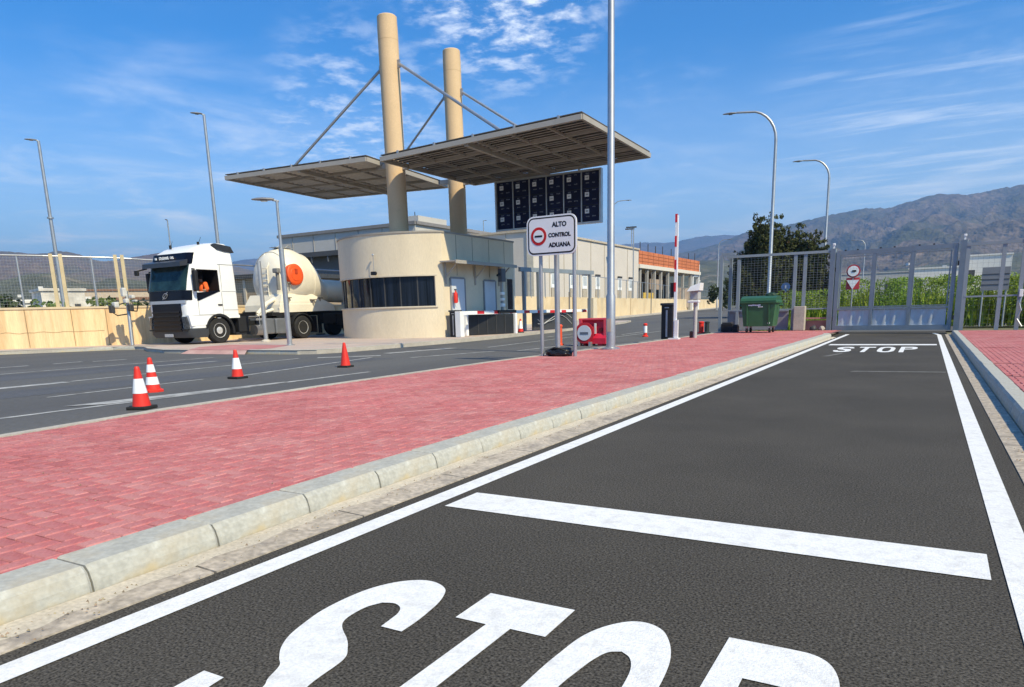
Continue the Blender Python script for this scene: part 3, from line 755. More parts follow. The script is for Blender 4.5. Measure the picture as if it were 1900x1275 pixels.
# ------------------------------------------------------------------ truck and tanker
def build_truck():
    tx, ty = -25.72, 18.95
    t = thing('articulated_truck', 'white tractor unit with navy visor pulling a cream bulk tanker beside the booth', 'truck', (tx, ty, ZM))
    Z0 = ZM
    CABW = mat('cab_white', (.82, .83, .83), .28, var=.02, scale=1)
    NAVY = mat('cab_navy', (.004, .005, .011), .3, spec=.2, var=.2, scale=2)
    CHAS = mat('chassis_black', (.012, .013, .015), .65, var=.3, scale=3)
    SILV = mat('silver_trim', (.55, .57, .6), .35, metal=.6, var=.05)
    P = lambda x, y, z: (tx + x, ty + y, Z0 + z)
    def rr(w, y0, y1, z, r, tilt=0, n=5):
        """Rounded footprint ring (front = -Y)."""
        pts = []
        for cx, cy, a in ((w - r, y1 - .08, 0), (-w + .08, y1 - .08, 90), (-w + r, y0 + r, 180), (w - r, y0 + r, 270)):
            rad = .08 if a in (0, 90) else r
            if a == 0: cx = w - .08
            for k in range(n + 1):
                q = R(a + 90 * k / n); pts.append(P(cx + rad * math.cos(q), cy + rad * math.sin(q), z))
        return pts
    # cab shell from the waist up
    secs = [(1.25, 1.08, -1.34, .98, .30), (1.24, 1.5, -1.36, .98, .30), (1.24, 2.0, -1.33, .97, .30), (1.235, 2.5, -1.22, .96, .29), (1.22, 3.0, -1.08, .95, .28), (1.20, 3.3, -.98, .94, .30), (1.17, 3.50, -.86, .93, .34), (1.12, 3.66, -.60, .92, .38), (1.04, 3.80, -.22, .90, .4), (.94, 3.88, .15, .86, .4), (.7, 3.92, .35, .75, .35)]
    mb = MB().loft([rr(w, y0, y1, z, r) for w, z, y0, y1, r in secs])
    shell = mb.build('cab', CABW, t, True, ang=32)
    cut = MB().box(P(.9, -.33, 2.42), (1.2, .98, .84)).build('cutter', CHAS, t)
    shell.data.materials.append(CHAS)
    cut.data.materials.clear(); cut.data.materials.append(CHAS)
    md = shell.modifiers.new('opening', 'BOOLEAN'); md.operation = 'DIFFERENCE'; md.object = cut; md.solver = 'EXACT'
    try: md.material_mode = 'TRANSFER'
    except Exception: pass
    dg = bpy.context.evaluated_depsgraph_get(); dg.update()
    me2 = bpy.data.meshes.new_from_object(shell.evaluated_get(dg))
    shell.modifiers.clear(); shell.data = me2; me2.name = 'cab'
    bpy.data.objects.remove(cut)
    # lower sides with wheel arch
    def side(x0, x1):
        pts = [(-1.28, .70), (-1.36, 1.1), (.98, 1.1), (.98, .98), (.66, .98)]
        pts += [(.0 + .66 * math.cos(R(a)), .48 + .66 * math.sin(R(a))) for a in range(48, 150, 8)]
        pts += [(-.60, .74)]
        mb = MB(); A = [P(x0, y, z) for y, z in pts]; B = [P(x1, y, z) for y, z in pts]
        mb.loft([A, B]); return mb
    side(1.0, 1.255).build('side_skirt', CABW, t); side(-1.255, -1.0).build('side_skirt', CABW, t)
    for s in (1, -1):
        mb = MB()
        a = [P(s * 1.262, .68 * math.cos(R(q)), .48 + .68 * math.sin(R(q))) for q in range(-10, 171, 12)]
        b = [P(s * 1.262, .585 * math.cos(R(q)), .48 + .585 * math.sin(R(q))) for q in range(-10, 171, 12)]
        bm = mb.bm
        va = [bm.verts.new(p) for p in a]; vb = [bm.verts.new(p) for p in b]
        vc = [bm.verts.new((p[0] - s * .5, p[1], p[2])) for p in b]
        for i in range(len(a) - 1):
            bm.faces.new((va[i], va[i + 1], vb[i + 1], vb[i])); bm.faces.new((vb[i], vb[i + 1], vc[i + 1], vc[i]))
        mb.build('wheel_arch', CHAS, t, True)
    # front: bumper, grille, trim, headlights, plate
    def front_ring(z, dy, w=1.24, r=.30, n=6):
        return None
    def fpanel(w, z0, z1, y0, y1, th, name, m, r=.28, parent=t, xoff=0):
        """Panel wrapping the rounded front between two heights; y0/y1 are the front planes at bottom/top."""
        mb = MB(); prof = []
        N_ = 8
        xs = [(-w + (2 * w) * k / 20) for k in range(21)]
        def yb(x, y):
            e = max(0, abs(x) - (1.245 - r)); return y + r - math.sqrt(max(0, r * r - e * e))
        ra = [P(x, yb(x, y0) - th, z0) for x in xs] + [P(x, yb(x, y0) + .05, z0) for x in xs[::-1]]
        rb = [P(x, yb(x, y1) - th, z1) for x in xs] + [P(x, yb(x, y1) + .05, z1) for x in xs[::-1]]
        mb.loft([ra, rb]); return mb.build(name, m, parent, True, ang=35)
    MB().loft([rr(1.22, -1.30, -.55, .26, .25), rr(1.25, -1.40, -.50, .40, .27), rr(1.25, -1.42, -.50, .62, .28)]).build('bumper', mat('bumper_grey', (.045, .05, .058), .5, var=.1), t, True)
    MB().loft([rr(1.24, -1.36, -.6, .62, .29), rr(1.25, -1.375, -.6, 1.1, .30)]).build('bumper_corner', CABW, t, True)
    fpanel(1.13, 2.06, 3.02, -1.335, -1.095, .022, 'windscreen', mat('windscreen_teal', (.018, .045, .052), .12, var=.8, scale=1.4, spec=.22))
    fpanel(1.235, 1.68, 2.05, -1.362, -1.325, .016, 'dash_panel', NAVY)
    fpanel(1.12, 1.56, 1.68, -1.372, -1.368, .022, 'trim_strip', SILV)
    gr = fpanel(.86, .50, 1.56, -1.43, -1.38, .02, 'grille', NAVY)
    for z in (.60, .76, .92, 1.08, 1.24):
        MB().box(P(0, -1.467, z), (1.62, .035, .06), bev=.01).build('grille_bar', CHAS, gr)
    fpanel(1.19, 3.04, 3.46, -1.07, -.93, .02, 'header_panel', NAVY)
    # sun visor
    vis = MB().loft([[P(x, y, z) for x, y, z in ring] for ring in ([(-1.16, -1.10, 2.98), (-1.16, -1.42, 2.93), (-1.16, -1.40, 3.10), (-1.16, -1.06, 3.20)], [(1.16, -1.10, 2.98), (1.16, -1.42, 2.93), (1.16, -1.40, 3.10), (1.16, -1.06, 3.20)])])
    vis = vis.build('sun_visor', mat('visor_grey', (.035, .04, .05), .35), t)
    # header sign: rows of small white strokes
    rnd = random.Random(5); mk = MB(); x = -.55
    for i in range(11):
        if i == 8: x += .08
        w = .075
        mk.box(P(x, -1.05, 3.30 + rnd.uniform(-.01, .01)), (.022, .02, rnd.uniform(.08, .12)))
        mk.box(P(x + .03, -1.05, 3.30 + rnd.choice((-.035, 0, .035))), (.04, .02, .026)); x += w
    mk.box(P(-.78, -1.05, 3.30), (.10, .02, .08)).build('header_lettering', BWHITE, t)
    # emblem: slanted ring crossed by a bar
    MB().tube([P(.13 * math.cos(R(a)) + .05 * math.sin(R(a)), -1.385, 1.86 + .10 * math.sin(R(a))) for a in range(0, 361, 24)], .012, 6).tube([P(-.16, -1.39, 1.73), P(.17, -1.39, 2.0)], .013, 6).build('emblem', SILV, t)
    # headlights
    for s in (1, -1):
        h = MB().loft([[P(s * 1.02, -1.45, .60), P(s * 1.2, -1.36, .60), P(s * 1.19, -1.30, .60), P(s * 1.02, -1.38, .60)], [P(s * .93, -1.45, 1.06), P(s * 1.12, -1.41, 1.06), P(s * 1.12, -1.32, 1.06), P(s * .93, -1.36, 1.06)]]).build('headlight', mat('lamp_lens', (.05, .055, .065), .12, var=.6, scale=12, spec=.2), t)
        MB().box(P(s * 1.05, -1.41, .56), (.22, .1, .05), bev=.015).build('fog_lamp', CHAS, h)
    MB().box(P(.02, -1.435, .36), (.52, .015, .12)).build('number_plate', mat('plate', (.42, .43, .45), .5, var=.3, scale=25), t)
    # side: door, handle, window rubber, mirrors, steps
    for s in (1, -1):
        ln = MB()
        for y in (-.88, .22): ln.box(P(s * 1.2535, y, 1.55), (.006, .012, .88))
        ln.box(P(s * 1.2535, -.33, 1.12), (.006, 1.1, .012)).build('door_gap', mat('gap_grey', (.25, .26, .27), .8), t)
        gl = MB()
        gl.box(P(s * 1.226, .58, 3.06), (.01, .80, .014)).box(P(s * 1.245, .60, 2.02), (.01, .72, .012)).box(P(s * 1.24, .26, 2.55), (.01, .012, 1.0)).box(P(s * 1.255, .62, 1.30), (.006, .74, .012))
        gl.build('panel_line', mat('gap_grey', (.25, .26, .27), .8), t)
        MB().box(P(s * 1.262, .10, 1.50), (.03, .20, .05), bev=.01).build('door_handle', BLACK, t)
        MB().box(P(s * 1.262, -.02, .99), (.008, .16, .03)).build('side_badge', SILV, t)
    MB().box(P(1.235, -.86, 2.36), (.03, .10, 1.0)).build('window_post', CABW, t)
    qw = MB()
    qw.loft([[P(1.262, -.90, 1.66), P(1.262, -.84, 1.66), P(1.262, .16, 2.03), P(1.262, .16, 2.06), P(1.262, -.90, 1.96)], [P(1.24, -.90, 1.66), P(1.24, -.84, 1.66), P(1.24, .16, 2.03), P(1.24, .16, 2.06), P(1.24, -.90, 1.96)]])
    qw.build('belt_panel', NAVY, t)
    for s in (1, -1):
        m_ = MB().box(P(s * 1.42, -1.02, 2.40), (.20, .16, .78), bev=.05).build('mirror', CHAS, t)
        MB().tube([P(s * 1.2, -.95, 2.85), P(s * 1.4, -1.0, 2.82)], .03, 6).tube([P(s * 1.2, -.95, 2.02), P(s * 1.4, -1.0, 2.06)], .03, 6).build('mirror_arm', CHAS, m_)
    MB().tube([P(-1.2, -1.2, 2.95), P(-1.38, -1.5, 2.86)], .03, 6).box(P(-1.40, -1.52, 2.78), (.2, .1, .2), bev=.03).build('kerb_mirror', CHAS, t)
    # roof spoiler (dark), antennae, beacon
    SPG = mat('spoiler_grey', (.022, .024, .028), .45, var=.15)
    for q in (1, -1):
        A_ = [(1.185, .28, 3.64), (1.12, .10, 3.80), (1.05, .32, 3.875), (1.07, 1.02, 3.79), (1.205, 1.05, 3.54), (1.21, .62, 3.57)]
        MB().loft([[P(q * w, y, z) for w, y, z in A_], [P(q * (w - .28), y, z) for w, y, z in A_]]).build('roof_spoiler', SPG, t)
    MB().tube([P(-.5, -.55, 3.70), P(-.5, -.55, 3.84)], .05, 8).tube([P(-.5, -.5, 3.82), P(-.48, -.45, 4.0)], .008, 5).build('roof_antenna', BLACK, t)
    MB().tube([P(.6, -.1, 3.82), P(.6, -.1, 3.93)], .05, 8).tube([P(.6, -.06, 3.9), P(.63, .02, 4.12)], .008, 5).build('roof_antenna', BLACK, t)
    # wheels
    def wheel(x, y, s, w=.30, r=.505, rim=True):
        Mw = Matrix.Translation(P(x, y, r)) @ Matrix.Rotation(R(90) * s, 4, 'Y')
        g = MB().lathe([(.30, -w / 2), (r - .04, -w / 2), (r, -w / 2 + .05), (r, w / 2 - .05), (r - .04, w / 2), (.30, w / 2), (.285, w / 2 - .03)], n=32, M=Mw).build('wheel', RUBBER, t, True, ang=30)
        if rim:
            k = MB().lathe([(.29, .02), (.295, w / 2 - .02), (.27, w / 2 - .02), (.25, .05), (.16, .07), (.14, .12), (.06, .14), (0, .14)], n=24, M=Mw, caps=False)
            for q in range(10):
                k.lathe([(.018, 0), (.018, .03)], (.2 * math.cos(q * .628), .2 * math.sin(q * .628), .06), 6, M=Mw)
            k.build('rim', mat('alloy', (.66, .67, .68), .35, metal=.35, var=.25, scale=9), g, True)
    wheel(1.07, 0, 1); wheel(-1.07, 0, -1)
    wheel(1.05, 4.35, 1, .5); wheel(-1.05, 4.35, -1, .5)
    for y in (8.6, 9.9): wheel(1.05, y, 1, .4); wheel(-1.05, y, -1, .4)
    # chassis, tanks, mudguards
    MB().box(P(0, 2.6, .78), (.9, 5.4, .26)).build('chassis', CHAS, t)
    MB().box(P(0, .1, .75), (1.7, 1.9, .5)).build('engine_block', CHAS, t)
    MB().box(P(1.08, 1.15, .72), (.34, .5, .62), bev=.03).box(P(1.0, 1.2, .35), (.4, .9, .12)).build('step_box', CHAS, t)
    MB().tube([P(1.18, 1.7, .45), P(1.18, 2.15, .45)], .22, 16).build('exhaust', mat('exhaust_steel', (.35, .35, .36), .4, metal=.8), t, True)
    for y in (2.45, 3.15): MB().box(P(1.02, y, .60), (.42, .66, .66), bev=.08).build('fuel_tank', mat('tank_grey', (.22, .24, .27), .4, metal=.5, var=.1), t)
    MB().box(P(1.0, 2.1, .9), (.36, .5, .1)).tube([P(1.2, 1.45, 1.02), P(1.2, 2.0, 1.02), P(1.2, 2.0, .5)], .02, 6).build('side_rail', GALV, t)
    for s in (1, -1):
        mg = MB(); prof = [(4.35 + .66 * math.cos(R(a)), .50 + .62 * math.sin(R(a))) for a in range(15, 166, 15)]
        A = [P(s * .80, y, z) for y, z in prof] + [P(s * .80, y, z - .04) for y, z in prof[::-1]]
        B = [P(s * 1.30, y, z) for y, z in prof] + [P(s * 1.30, y, z - .04) for y, z in prof[::-1]]
        mg.loft([A, B]).build('mudguard', CHAS, t)
        MB().box(P(s * 1.05, 5.15, .62), (.5, .04, .75)).build('mud_flap', BLACK, t)
    # ----- tanker
    CREAM = mat('tanker_cream', (.80, .75, .63), .38, var=.07, scale=1.2, dirt=(.55, .5, .4), dscale=.9, dlo=.52, dhi=.8, damt=.5)
    prof = [(3.50, .10, 2.35), (3.54, .60, 2.42), (3.66, .92, 2.52), (3.92, 1.13, 2.62), (4.35, 1.25, 2.68), (4.9, 1.26, 2.66), (5.45, 1.15, 2.60), (5.95, .94, 2.48), (6.35, .70, 2.34), (6.6, .56, 2.25), (6.9, .50, 2.18), (8.2, .50, 2.15), (9.0, .62, 2.3), (10.2, 1.2, 2.55), (11.2, .9, 2.5), (11.6, .1, 2.4)]
    rings = []
    for y, r, z in prof:
        rings.append([P(r * math.cos(2 * math.pi * k / 36), y, z + r * 1.06 * math.sin(2 * math.pi * k / 36)) for k in range(36)])
    tank = MB().loft(rings).build('tank', CREAM, t, True, ang=60)
    for y, r, z in ((3.92, 1.135, 2.62), (5.45, 1.155, 2.60), (6.9, .505, 2.18)):
        MB().loft([[P((r + d) * math.cos(2 * math.pi * k / 36), y + o, z + (r + d) * 1.06 * math.sin(2 * math.pi * k / 36)) for k in range(36)] for o, d in ((-.02, 0), (-.02, .012), (.02, .012), (.02, 0))], caps=False).build('seam_ring', CREAM, tank, True)
    # orange hatch on the near flank
    Mh = Matrix.Translation(P(1.19, 4.18, 2.80)) @ Matrix.Rotation(R(90 - 4), 4, 'Y')
    OR = mat('hatch_orange', (.80, .10, .02), .5, var=.08, scale=4)
    h = MB().lathe([(.46, -.15), (.46, .06), (.43, .085), (.30, .09), (.28, .11), (0, .115)], n=28, M=Mh).build('hatch_cover', OR, tank, True)
    MB().box(P(1.315, 4.18, 2.93), (.03, .14, .22), bev=.01).build('hatch_handle', mat('hatch_dark', (.45, .05, .015), .6), h)
    # saddle, brackets, hopper skirt under the tank
    MB().loft([[P(1.12, 3.2, 1.16), P(1.12, 6.6, 1.22), P(-1.12, 6.6, 1.22), P(-1.12, 3.2, 1.16)], [P(1.12, 3.25, 1.50), P(1.12, 6.5, 1.50), P(-1.12, 6.5, 1.50), P(-1.12, 3.25, 1.50)], [P(1.02, 3.5, 1.95), P(1.02, 5.2, 2.0), P(-1.02, 5.2, 2.0), P(-1.02, 3.5, 1.95)]]).build('saddle', CREAM, t)
    MB().box(P(0, 3.6, 1.10), (2.2, 1.6, .16)).box(P(0, 6.3, 1.12), (1.0, 7.5, .2)).build('trailer_frame', CHAS, t)
    br = MB()
    for x_, y, z in ((1.0, 3.78, 2.95), (1.13, 3.9, 2.45), (1.12, 3.75, 1.80), (1.15, 5.2, 1.72), (1.05, 5.7, 1.8)): br.box(P(x_, y, z), (.14, .30, .05)).box(P(x_, y, z - .1), (.08, .06, .2))
    br.build('bracket', mat('bracket_brown', (.26, .23, .19), .7), t)
    MB().box(P(1.08, 4.3, 1.36), (.06, 2.2, .045)).box(P(1.08, 4.5, 1.62), (.05, 2.4, .03)).build('pipe_rail', CREAM, t)
    MB().tube([P(.7, 2.35, 1.12), P(.7, 2.9, 1.55), P(.7, 3.35, 1.75)], .09, 8).tube([P(.7, 2.3, 1.05), P(.7, 3.2, 1.30)], .07, 8).build('gooseneck', CREAM, t)
    MB().box(P(.95, 3.42, 2.5), (.12, .12, .75), bev=.02).box(P(.95, 3.38, 2.95), (.3, .2, .2), bev=.04).build('compressor_pipe', mat('pipe_grey', (.22, .22, .21), .6), t)
    lad = MB()
    for x in (-.25, .25): lad.tube([P(x, 3.46, 1.4), P(x, 3.50, 3.1), P(x, 3.9, 3.76)], .022, 6)
    for k in range(7): lad.tube([P(-.25, 3.46, 1.6 + k * .25), P(.25, 3.46, 1.6 + k * .25)], .016, 5)
    lad.build('ladder', CREAM, t)
    wk = MB().box(P(0, 4.65, 4.03), (.42, 1.0, .03))
    for k in range(2): wk.tube([P(.2, 4.2 + k * .45, 4.02), P(.2, 4.42 + k * .45, 4.14), P(.2, 4.64 + k * .45, 4.02)], .014, 5)
    wk.build('walkway', GALV, t)
    MB().box(P(1.1, 6.1, .85), (.25, .8, .45), bev=.03).box(P(1.08, 7.0, .8), (.3, .9, .5), bev=.03).build('tool_box', CHAS, t)
    for s in (.9, -.9): MB().box(P(s, 5.75, .65), (.12, .14, .9)).box(P(s, 5.75, .14), (.3, .3, .05)).build('landing_leg', CHAS, t)
    return t
truck = build_truck()
def build_driver():
    px, py, pz = -24.89, 18.77, ZM + 1.95
    p = thing('person', 'truck driver in orange top resting an elbow on the open cab window', 'person', (px, py, pz))
    # joints: pelvis, waist, chest, neck, head base, head top, arms
    J = [(-.25, .10, .02), (-.25, .08, .16), (-.25, .05, .34), (-.25, .03, .44), (-.25, 0, .52), (-.25, 0, .66),
         (-.08, .06, .38), (.10, .0, .16), (.20, -.20, .10), (.22, -.30, .12), (-.42, .05, .38), (-.52, -.15, .2), (-.40, -.42, .2)]
    E = [(0, 1), (1, 2), (2, 3), (3, 4), (4, 5), (2, 6), (6, 7), (7, 8), (8, 9), (2, 10), (10, 11), (11, 12)]
    rad = [.15, .14, .16, .06, .085, .07, .07, .055, .042, .035, .07, .055, .04]
    me = bpy.data.meshes.new('body'); me.from_pydata(J, E, []); o = bpy.data.objects.new('body', me); COL.objects.link(o); o.parent = p
    SKIN = mat('skin', (.42, .24, .16), .6, var=.06, scale=10); me.materials.append(SKIN)
    sk = o.modifiers.new('skin', 'SKIN'); o.modifiers.new('sub', 'SUBSURF').levels = 1; o.modifiers['sub'].render_levels = 1
    for i, v in enumerate(me.skin_vertices[0].data): v.radius = (rad[i], rad[i]); v.use_root = (i == 0)
    dg = bpy.context.evaluated_depsgraph_get(); dg.update()
    m2 = bpy.data.meshes.new_from_object(o.evaluated_get(dg)); o.modifiers.clear(); o.data = m2; m2.name = 'body'
    ORV = mat('orange_cloth', (.85, .14, .03), .8, var=.12, scale=12)
    V = lambda q: (px + q[0], py + q[1], pz + q[2])
    MB().tube([V((-.25, .10, .0)), V((-.25, .08, .16)), V((-.25, .05, .34)), V((-.25, .04, .43))], [.19, .18, .19, .11], 14).tube([V((-.2, .06, .38)), V((-.05, .05, .37)), V((.10, 0, .165)), V((.17, -.12, .12))], [.10, .095, .085, .07], 12).build('shirt', ORV, p, True, ang=60)
    MB().lathe([(.0, .70), (.05, .69), (.085, .64), (.09, .58), (.085, .55)][::-1], V((-.25, .01, 0)), 12, caps=False).build('hair', mat('hair_dark', (.02, .015, .01), .8), p, True)
build_driver()
# ------------------------------------------------------------------ things on the median
def build_sign():
    t = thing('traffic_sign', 'white sign reading ALTO CONTROL ADUANA on three grey posts at the median edge', 'sign', (-6.45, 12.9, ZM))
    y = 12.86
    for x, yy, r, h in ((-6.81, 12.93, .038, 2.6), (-6.07, 12.93, .038, 2.6), (-6.74, 13.5, .055, 2.3)):
        MB().tube([(x, yy, ZM - .02), (x, yy, ZM + h)], r, 12).build('post', GALV, t, True)
    MB().box((-6.76, 13.2, 2.3), (.05, .6, .05)).box((-6.44, 12.91, 2.25), (.8, .04, .05)).box((-6.44, 12.91, 2.72), (.8, .04, .05)).build('crossbar', GALV, t)
    x0, x1, z0, z1 = -7.07, -5.98, 2.10, 2.85
    def rrect(d, r, n=7):
        pts = []
        for cx, cz, a in ((x1 - d - r, z1 - d - r, 0), (x0 + d + r, z1 - d - r, 90), (x0 + d + r, z0 + d + r, 180), (x1 - d - r, z0 + d + r, 270)):
            for k in range(n + 1):
                q = R(a + 90 * k / n); pts.append((cx + r * math.cos(q), cz + r * math.sin(q)))
        return pts
    def plate(poly, ya, yb, name, m, par):
        return MB().loft([[(x, ya, z) for x, z in poly], [(x, yb, z) for x, z in poly]]).build(name, m, par)
    SW = mat('sign_white', (.78, .79, .82), .4, var=.02, scale=3)
    SB = mat('sign_black', (.01, .01, .012), .5)
    p = plate(rrect(0, .15), y - .01, y + .02, 'panel', SW, t)
    plate(rrect(.028, .125), y - .013, y - .006, 'border', SB, p)
    plate(rrect(.055, .10), y - .016, y - .006, 'face', SW, p)
    c = (-6.80, y - .018, 2.47)
    MB().disc(c, .172, 'Y', 40, .006).build('red_ring', mat('sign_red', (.50, .012, .012), .45), p)
    MB().disc((c[0], y - .021, c[2]), .118, 'Y', 40, .006).build('ring_centre', SW, p)
    MB().box((c[0], y - .0255, c[2]), (.165, .006, .034)).build('bar', SB, p)
    for s, z, sz in (('ALTO', 2.665, .125), ('CONTROL', 2.47, .104), ('ADUANA', 2.285, .114)):
        text_mesh(s, sz, Matrix.Translation((-6.345, y - .0175, z)) @ FACE_Y, 'lettering', SB, p, bold=.0055, ext=.001, sx=.96)
    b = thing('bin_bag', 'black bag lying between the posts at the foot of the sign', 'bag', (-6.45, 12.95, ZM))
    mb = MB(); bmesh.ops.create_icosphere(mb.bm, subdivisions=4, radius=1)
    for v in mb.bm.verts:
        n = noise.fractal(v.co * 1.6, 1, 2, 4)
        v.co *= 1 + .28 * n
        v.co = Vector((v.co.x * .30, v.co.y * .2, max(-.02, v.co.z * .11 + .06)))
        v.co += Vector((-6.43, 13.0, ZM))
    mb.build('bag', mat('bag_black', (.012, .012, .014), .3, var=.2, bump=.6, bscale=14), b, True, ang=180)
    MB().tube([(-6.66, 12.92, ZM + .12), (-6.5, 12.86, ZM + .17), (-6.35, 12.86, ZM + .15), (-6.22, 12.9, ZM + .09)], .018, 6).build('strap', RUBBER, b)
build_sign()

def lamp_head(name, parent, c, ax, L=.62):
    a = Vector((ax[0], ax[1], 0)).normalized(); s = Vector((-a.y, a.x, 0))
    rings = []
    for d, w, h in ((0, .05, .04), (.12, .11, .06), (.35, .14, .07), (.55, .12, .055), (L, .06, .03)):
        p = Vector(c) + a * d
        rings.append([tuple(p + s * w * math.cos(q) + Vector((0, 0, h * math.sin(q) * (1 if math.sin(q) > 0 else .55)))) for q in [k * math.pi / 6 for k in range(12)]])
    h = MB().loft(rings).build(name, mat('luminaire_grey', (.22, .22, .23), .5, metal=.3), parent, True)
    p = Vector(c) + a * .33
    MB().box((p.x, p.y, p.z - .042), (.2, .2, .02), rz=math.atan2(a.y, a.x)).build('lens', mat('lens_grey', (.10, .10, .11), .2), h)
    return h
def curved_lamp(label, x, y, z, H, reach, ax, r=.11, group='lamp posts with curved arms along the access road'):
    t = thing('street_lamp', label, 'street lamp', (x, y, z), group=group)
    a = Vector((ax[0], ax[1], 0)).normalized()
    rad = reach * .52
    pts = [Vector((x, y, z - .05)), Vector((x, y, z + 1.2)), Vector((x, y, z + 1.25)), Vector((x, y, z + H - rad * 1.15))]
    rs = [r, r, r * .82, r * .62]
    for k in range(1, 7):
        q = R(78 * k / 6)
        pts.append(Vector((x, y, z + H - rad * 1.15)) + a * (rad * (1 - math.cos(q))) + Vector((0, 0, rad * 1.1 * math.sin(q)))); rs.append(r * .6 - .004 * k)
    e = pts[-1] + a * (reach - rad) * .75 + Vector((0, 0, .06)); pts.append(e); rs.append(r * .4)
    MB().tube(pts, rs, 14).build('pole', GALV, t, True, ang=50)
    lamp_head('lamp_head', t, e - Vector((0, 0, .02)), a, .75)
    MB().lathe([(r * 2, 0), (r * 2, .03), (r * 1.1, .05)], (x, y, z), 12).build('base_plate', GALV, t)
    MB().box((x + .0, y - r * .9, z + .55), (.09, .03, .3)).build('access_door', mat('door_tan', (.50, .42, .33), .7), t)
    return t
def straight_lamp(label, x, y, z, H, ax, r=.09, step=None, group='straight lamp posts on the left', collar=None):
    t = thing('street_lamp', label, 'street lamp', (x, y, z), group=group)
    if step:
        MB().tube([(x, y, z - .05), (x, y, z + step), (x, y, z + step + .02)], [r, r, r * .6], 14).build('lower_pole', GALV, t, True)
        MB().tube([(x, y, z + step), (x, y, z + H)], [r * .62, r * .5], 12).build('pole', GALV, t, True)
    else:
        MB().tube([(x, y, z - .05), (x, y, z + H)], [r, r * .6], 12).build('pole', GALV, t, True)
    if collar: MB().lathe([(r * .9, -.06), (r * 1.3, -.05), (r * 1.3, .05), (r * .9, .06)], (x, y, z + collar), 10).build('collar', GALV, t, True)
    a = Vector((ax[0], ax[1], 0)).normalized()
    MB().tube([Vector((x, y, z + H - .03)) - a * .06, Vector((x, y, z + H + .02)) + a * .15], .035, 8).build('spigot', GALV, t)
    lamp_head('lamp_head', t, Vector((x, y, z + H + .03)) + a * .08, a, .7)
    MB().lathe([(r * 2, 0), (r * 2, .02), (r * 1.05, .04)], (x, y, z), 12).build('base_plate', GALV, t)
    return t
t = curved_lamp('thick grey mast on the median beside the red barrier, rising out of the picture', -6.33, 15.43, ZM, 10.5, 2.4, (-1, 0), .107)
curved_lamp('tall curved lamp post whose pole rises behind the green dumpster', -8.38, 45.3, zt(45), 12.05, 2.9, (-1, -.2), .14)
curved_lamp('curved lamp post right of the dark conifers, second along the road', -7.33, 61.57, zt(61), 11.8, 2.5, (-1, -.12), .14)
curved_lamp('small distant curved lamp post seen through the gate', -10.5, 144, zt(144), 11.5, 2.0, (-1, -.05), .13)
curved_lamp('thin distant lamp post with its arm to the right, left of the conifers', -31.4, 124, zt(124), 11.6, 1.8, (1, .2), .14)
curved_lamp('far lamp arm showing just right of the thick median mast', -37.6, 92, zt(92), 14.9, 2.4, (1, .4), .12)
DL = (-.55, -.84)
straight_lamp('tall lamp post with a white collar behind the ochre wall, leftmost', -52.9, 28.3, 0, 13.15, DL, .15, collar=8.2)
straight_lamp('tall lamp post rising behind the truck cab', -40.85, 32.15, 0, 13.8, DL, .14)
straight_lamp('stepped lamp post on the island in front of the tanker', -18.69, 17.14, ZM, 4.66, (-.8, -.6), .085, step=3.15)
straight_lamp('small far lamp post above the truck windscreen', -90, 63.2, 0, 14.4, (.6, -.8), .14)
straight_lamp('small far lamp above the booth roof right of the columns', -79.9, 127, zt(127), 18.9, (1, .3), .14)
p = thing('post', 'short plain grey post with bolted foot in front of the tanker', 'post', (-25.1, 21.7, ZM))
p.location = (-22.9, 19.8, ZM)
MB().tube([(-22.9, 19.8, ZM), (-22.9, 19.8, ZM + 3.12)], .085, 14).build('pole', GALV, p, True)
MB().lathe([(.2, 0), (.2, .05), (.1, .1)], (-22.9, 19.8, ZM), 10).build('foot', mat('foot_beige', (.5, .45, .38), .8), p)

def cone(label, x, y, z, H, bands, base_black=True, group='red traffic cones on the side road', tilt=0):
    t = thing('traffic_cone', label, 'traffic cone', (x, y, z), R(random.uniform(0, 40)), group)
    r = lambda h: .108 * H / .5 - (.108 - .026) * H / .5 * min(1, h / H)
    b0 = .04 * H / .5
    prof = [(r(0) * 1.05, b0)]
    MB().lathe([(r(h) - .0, h) for h in (b0, H * .3, H * .6, H * .93, H * .97)] + [(r(H) * .75, H), (r(H) * .4, H)], n=28).build('cone_body', RED, t, True, off=(0, 0, 0), ang=50)
    for a, b in bands: MB().lathe([(r(a * H) + .003, a * H), (r(b * H) + .003, b * H)], n=28, caps=False).build('white_band', BWHITE, t, True, off=(0, 0, 0))
    s = .245 * H / .5
    if base_black: MB().box((0, 0, b0 * .5), (s, s, b0), bev=.012).build('base', RUBBER, t, off=(0, 0, 0))
    else: MB().lathe([(s * .60, 0), (s * .60, b0 * .7), (s * .45, b0 * 1.1)], n=8).build('base', RED, t, off=(0, 0, 0))
    return t
cone('nearest cone with one broad white band and black square foot', -7.99, 4.98, 0, .50, [(.38, .72)])
cone('cone with two white bands and red foot just behind the nearest cone', -9.82, 6.33, 0, .50, [(.22, .44), (.58, .80)], False)
cone('cone with one white band standing in front of the island crossing', -10.41, 8.30, 0, .50, [(.34, .72)])
cone('plain red cone without any band in front of the booth', -10.28, 10.85, 0, .50, [])
cone('distant cone with white top half under the striped barrier arm', -15.95, 28.2, ZM, .62, [(.3, .85)])
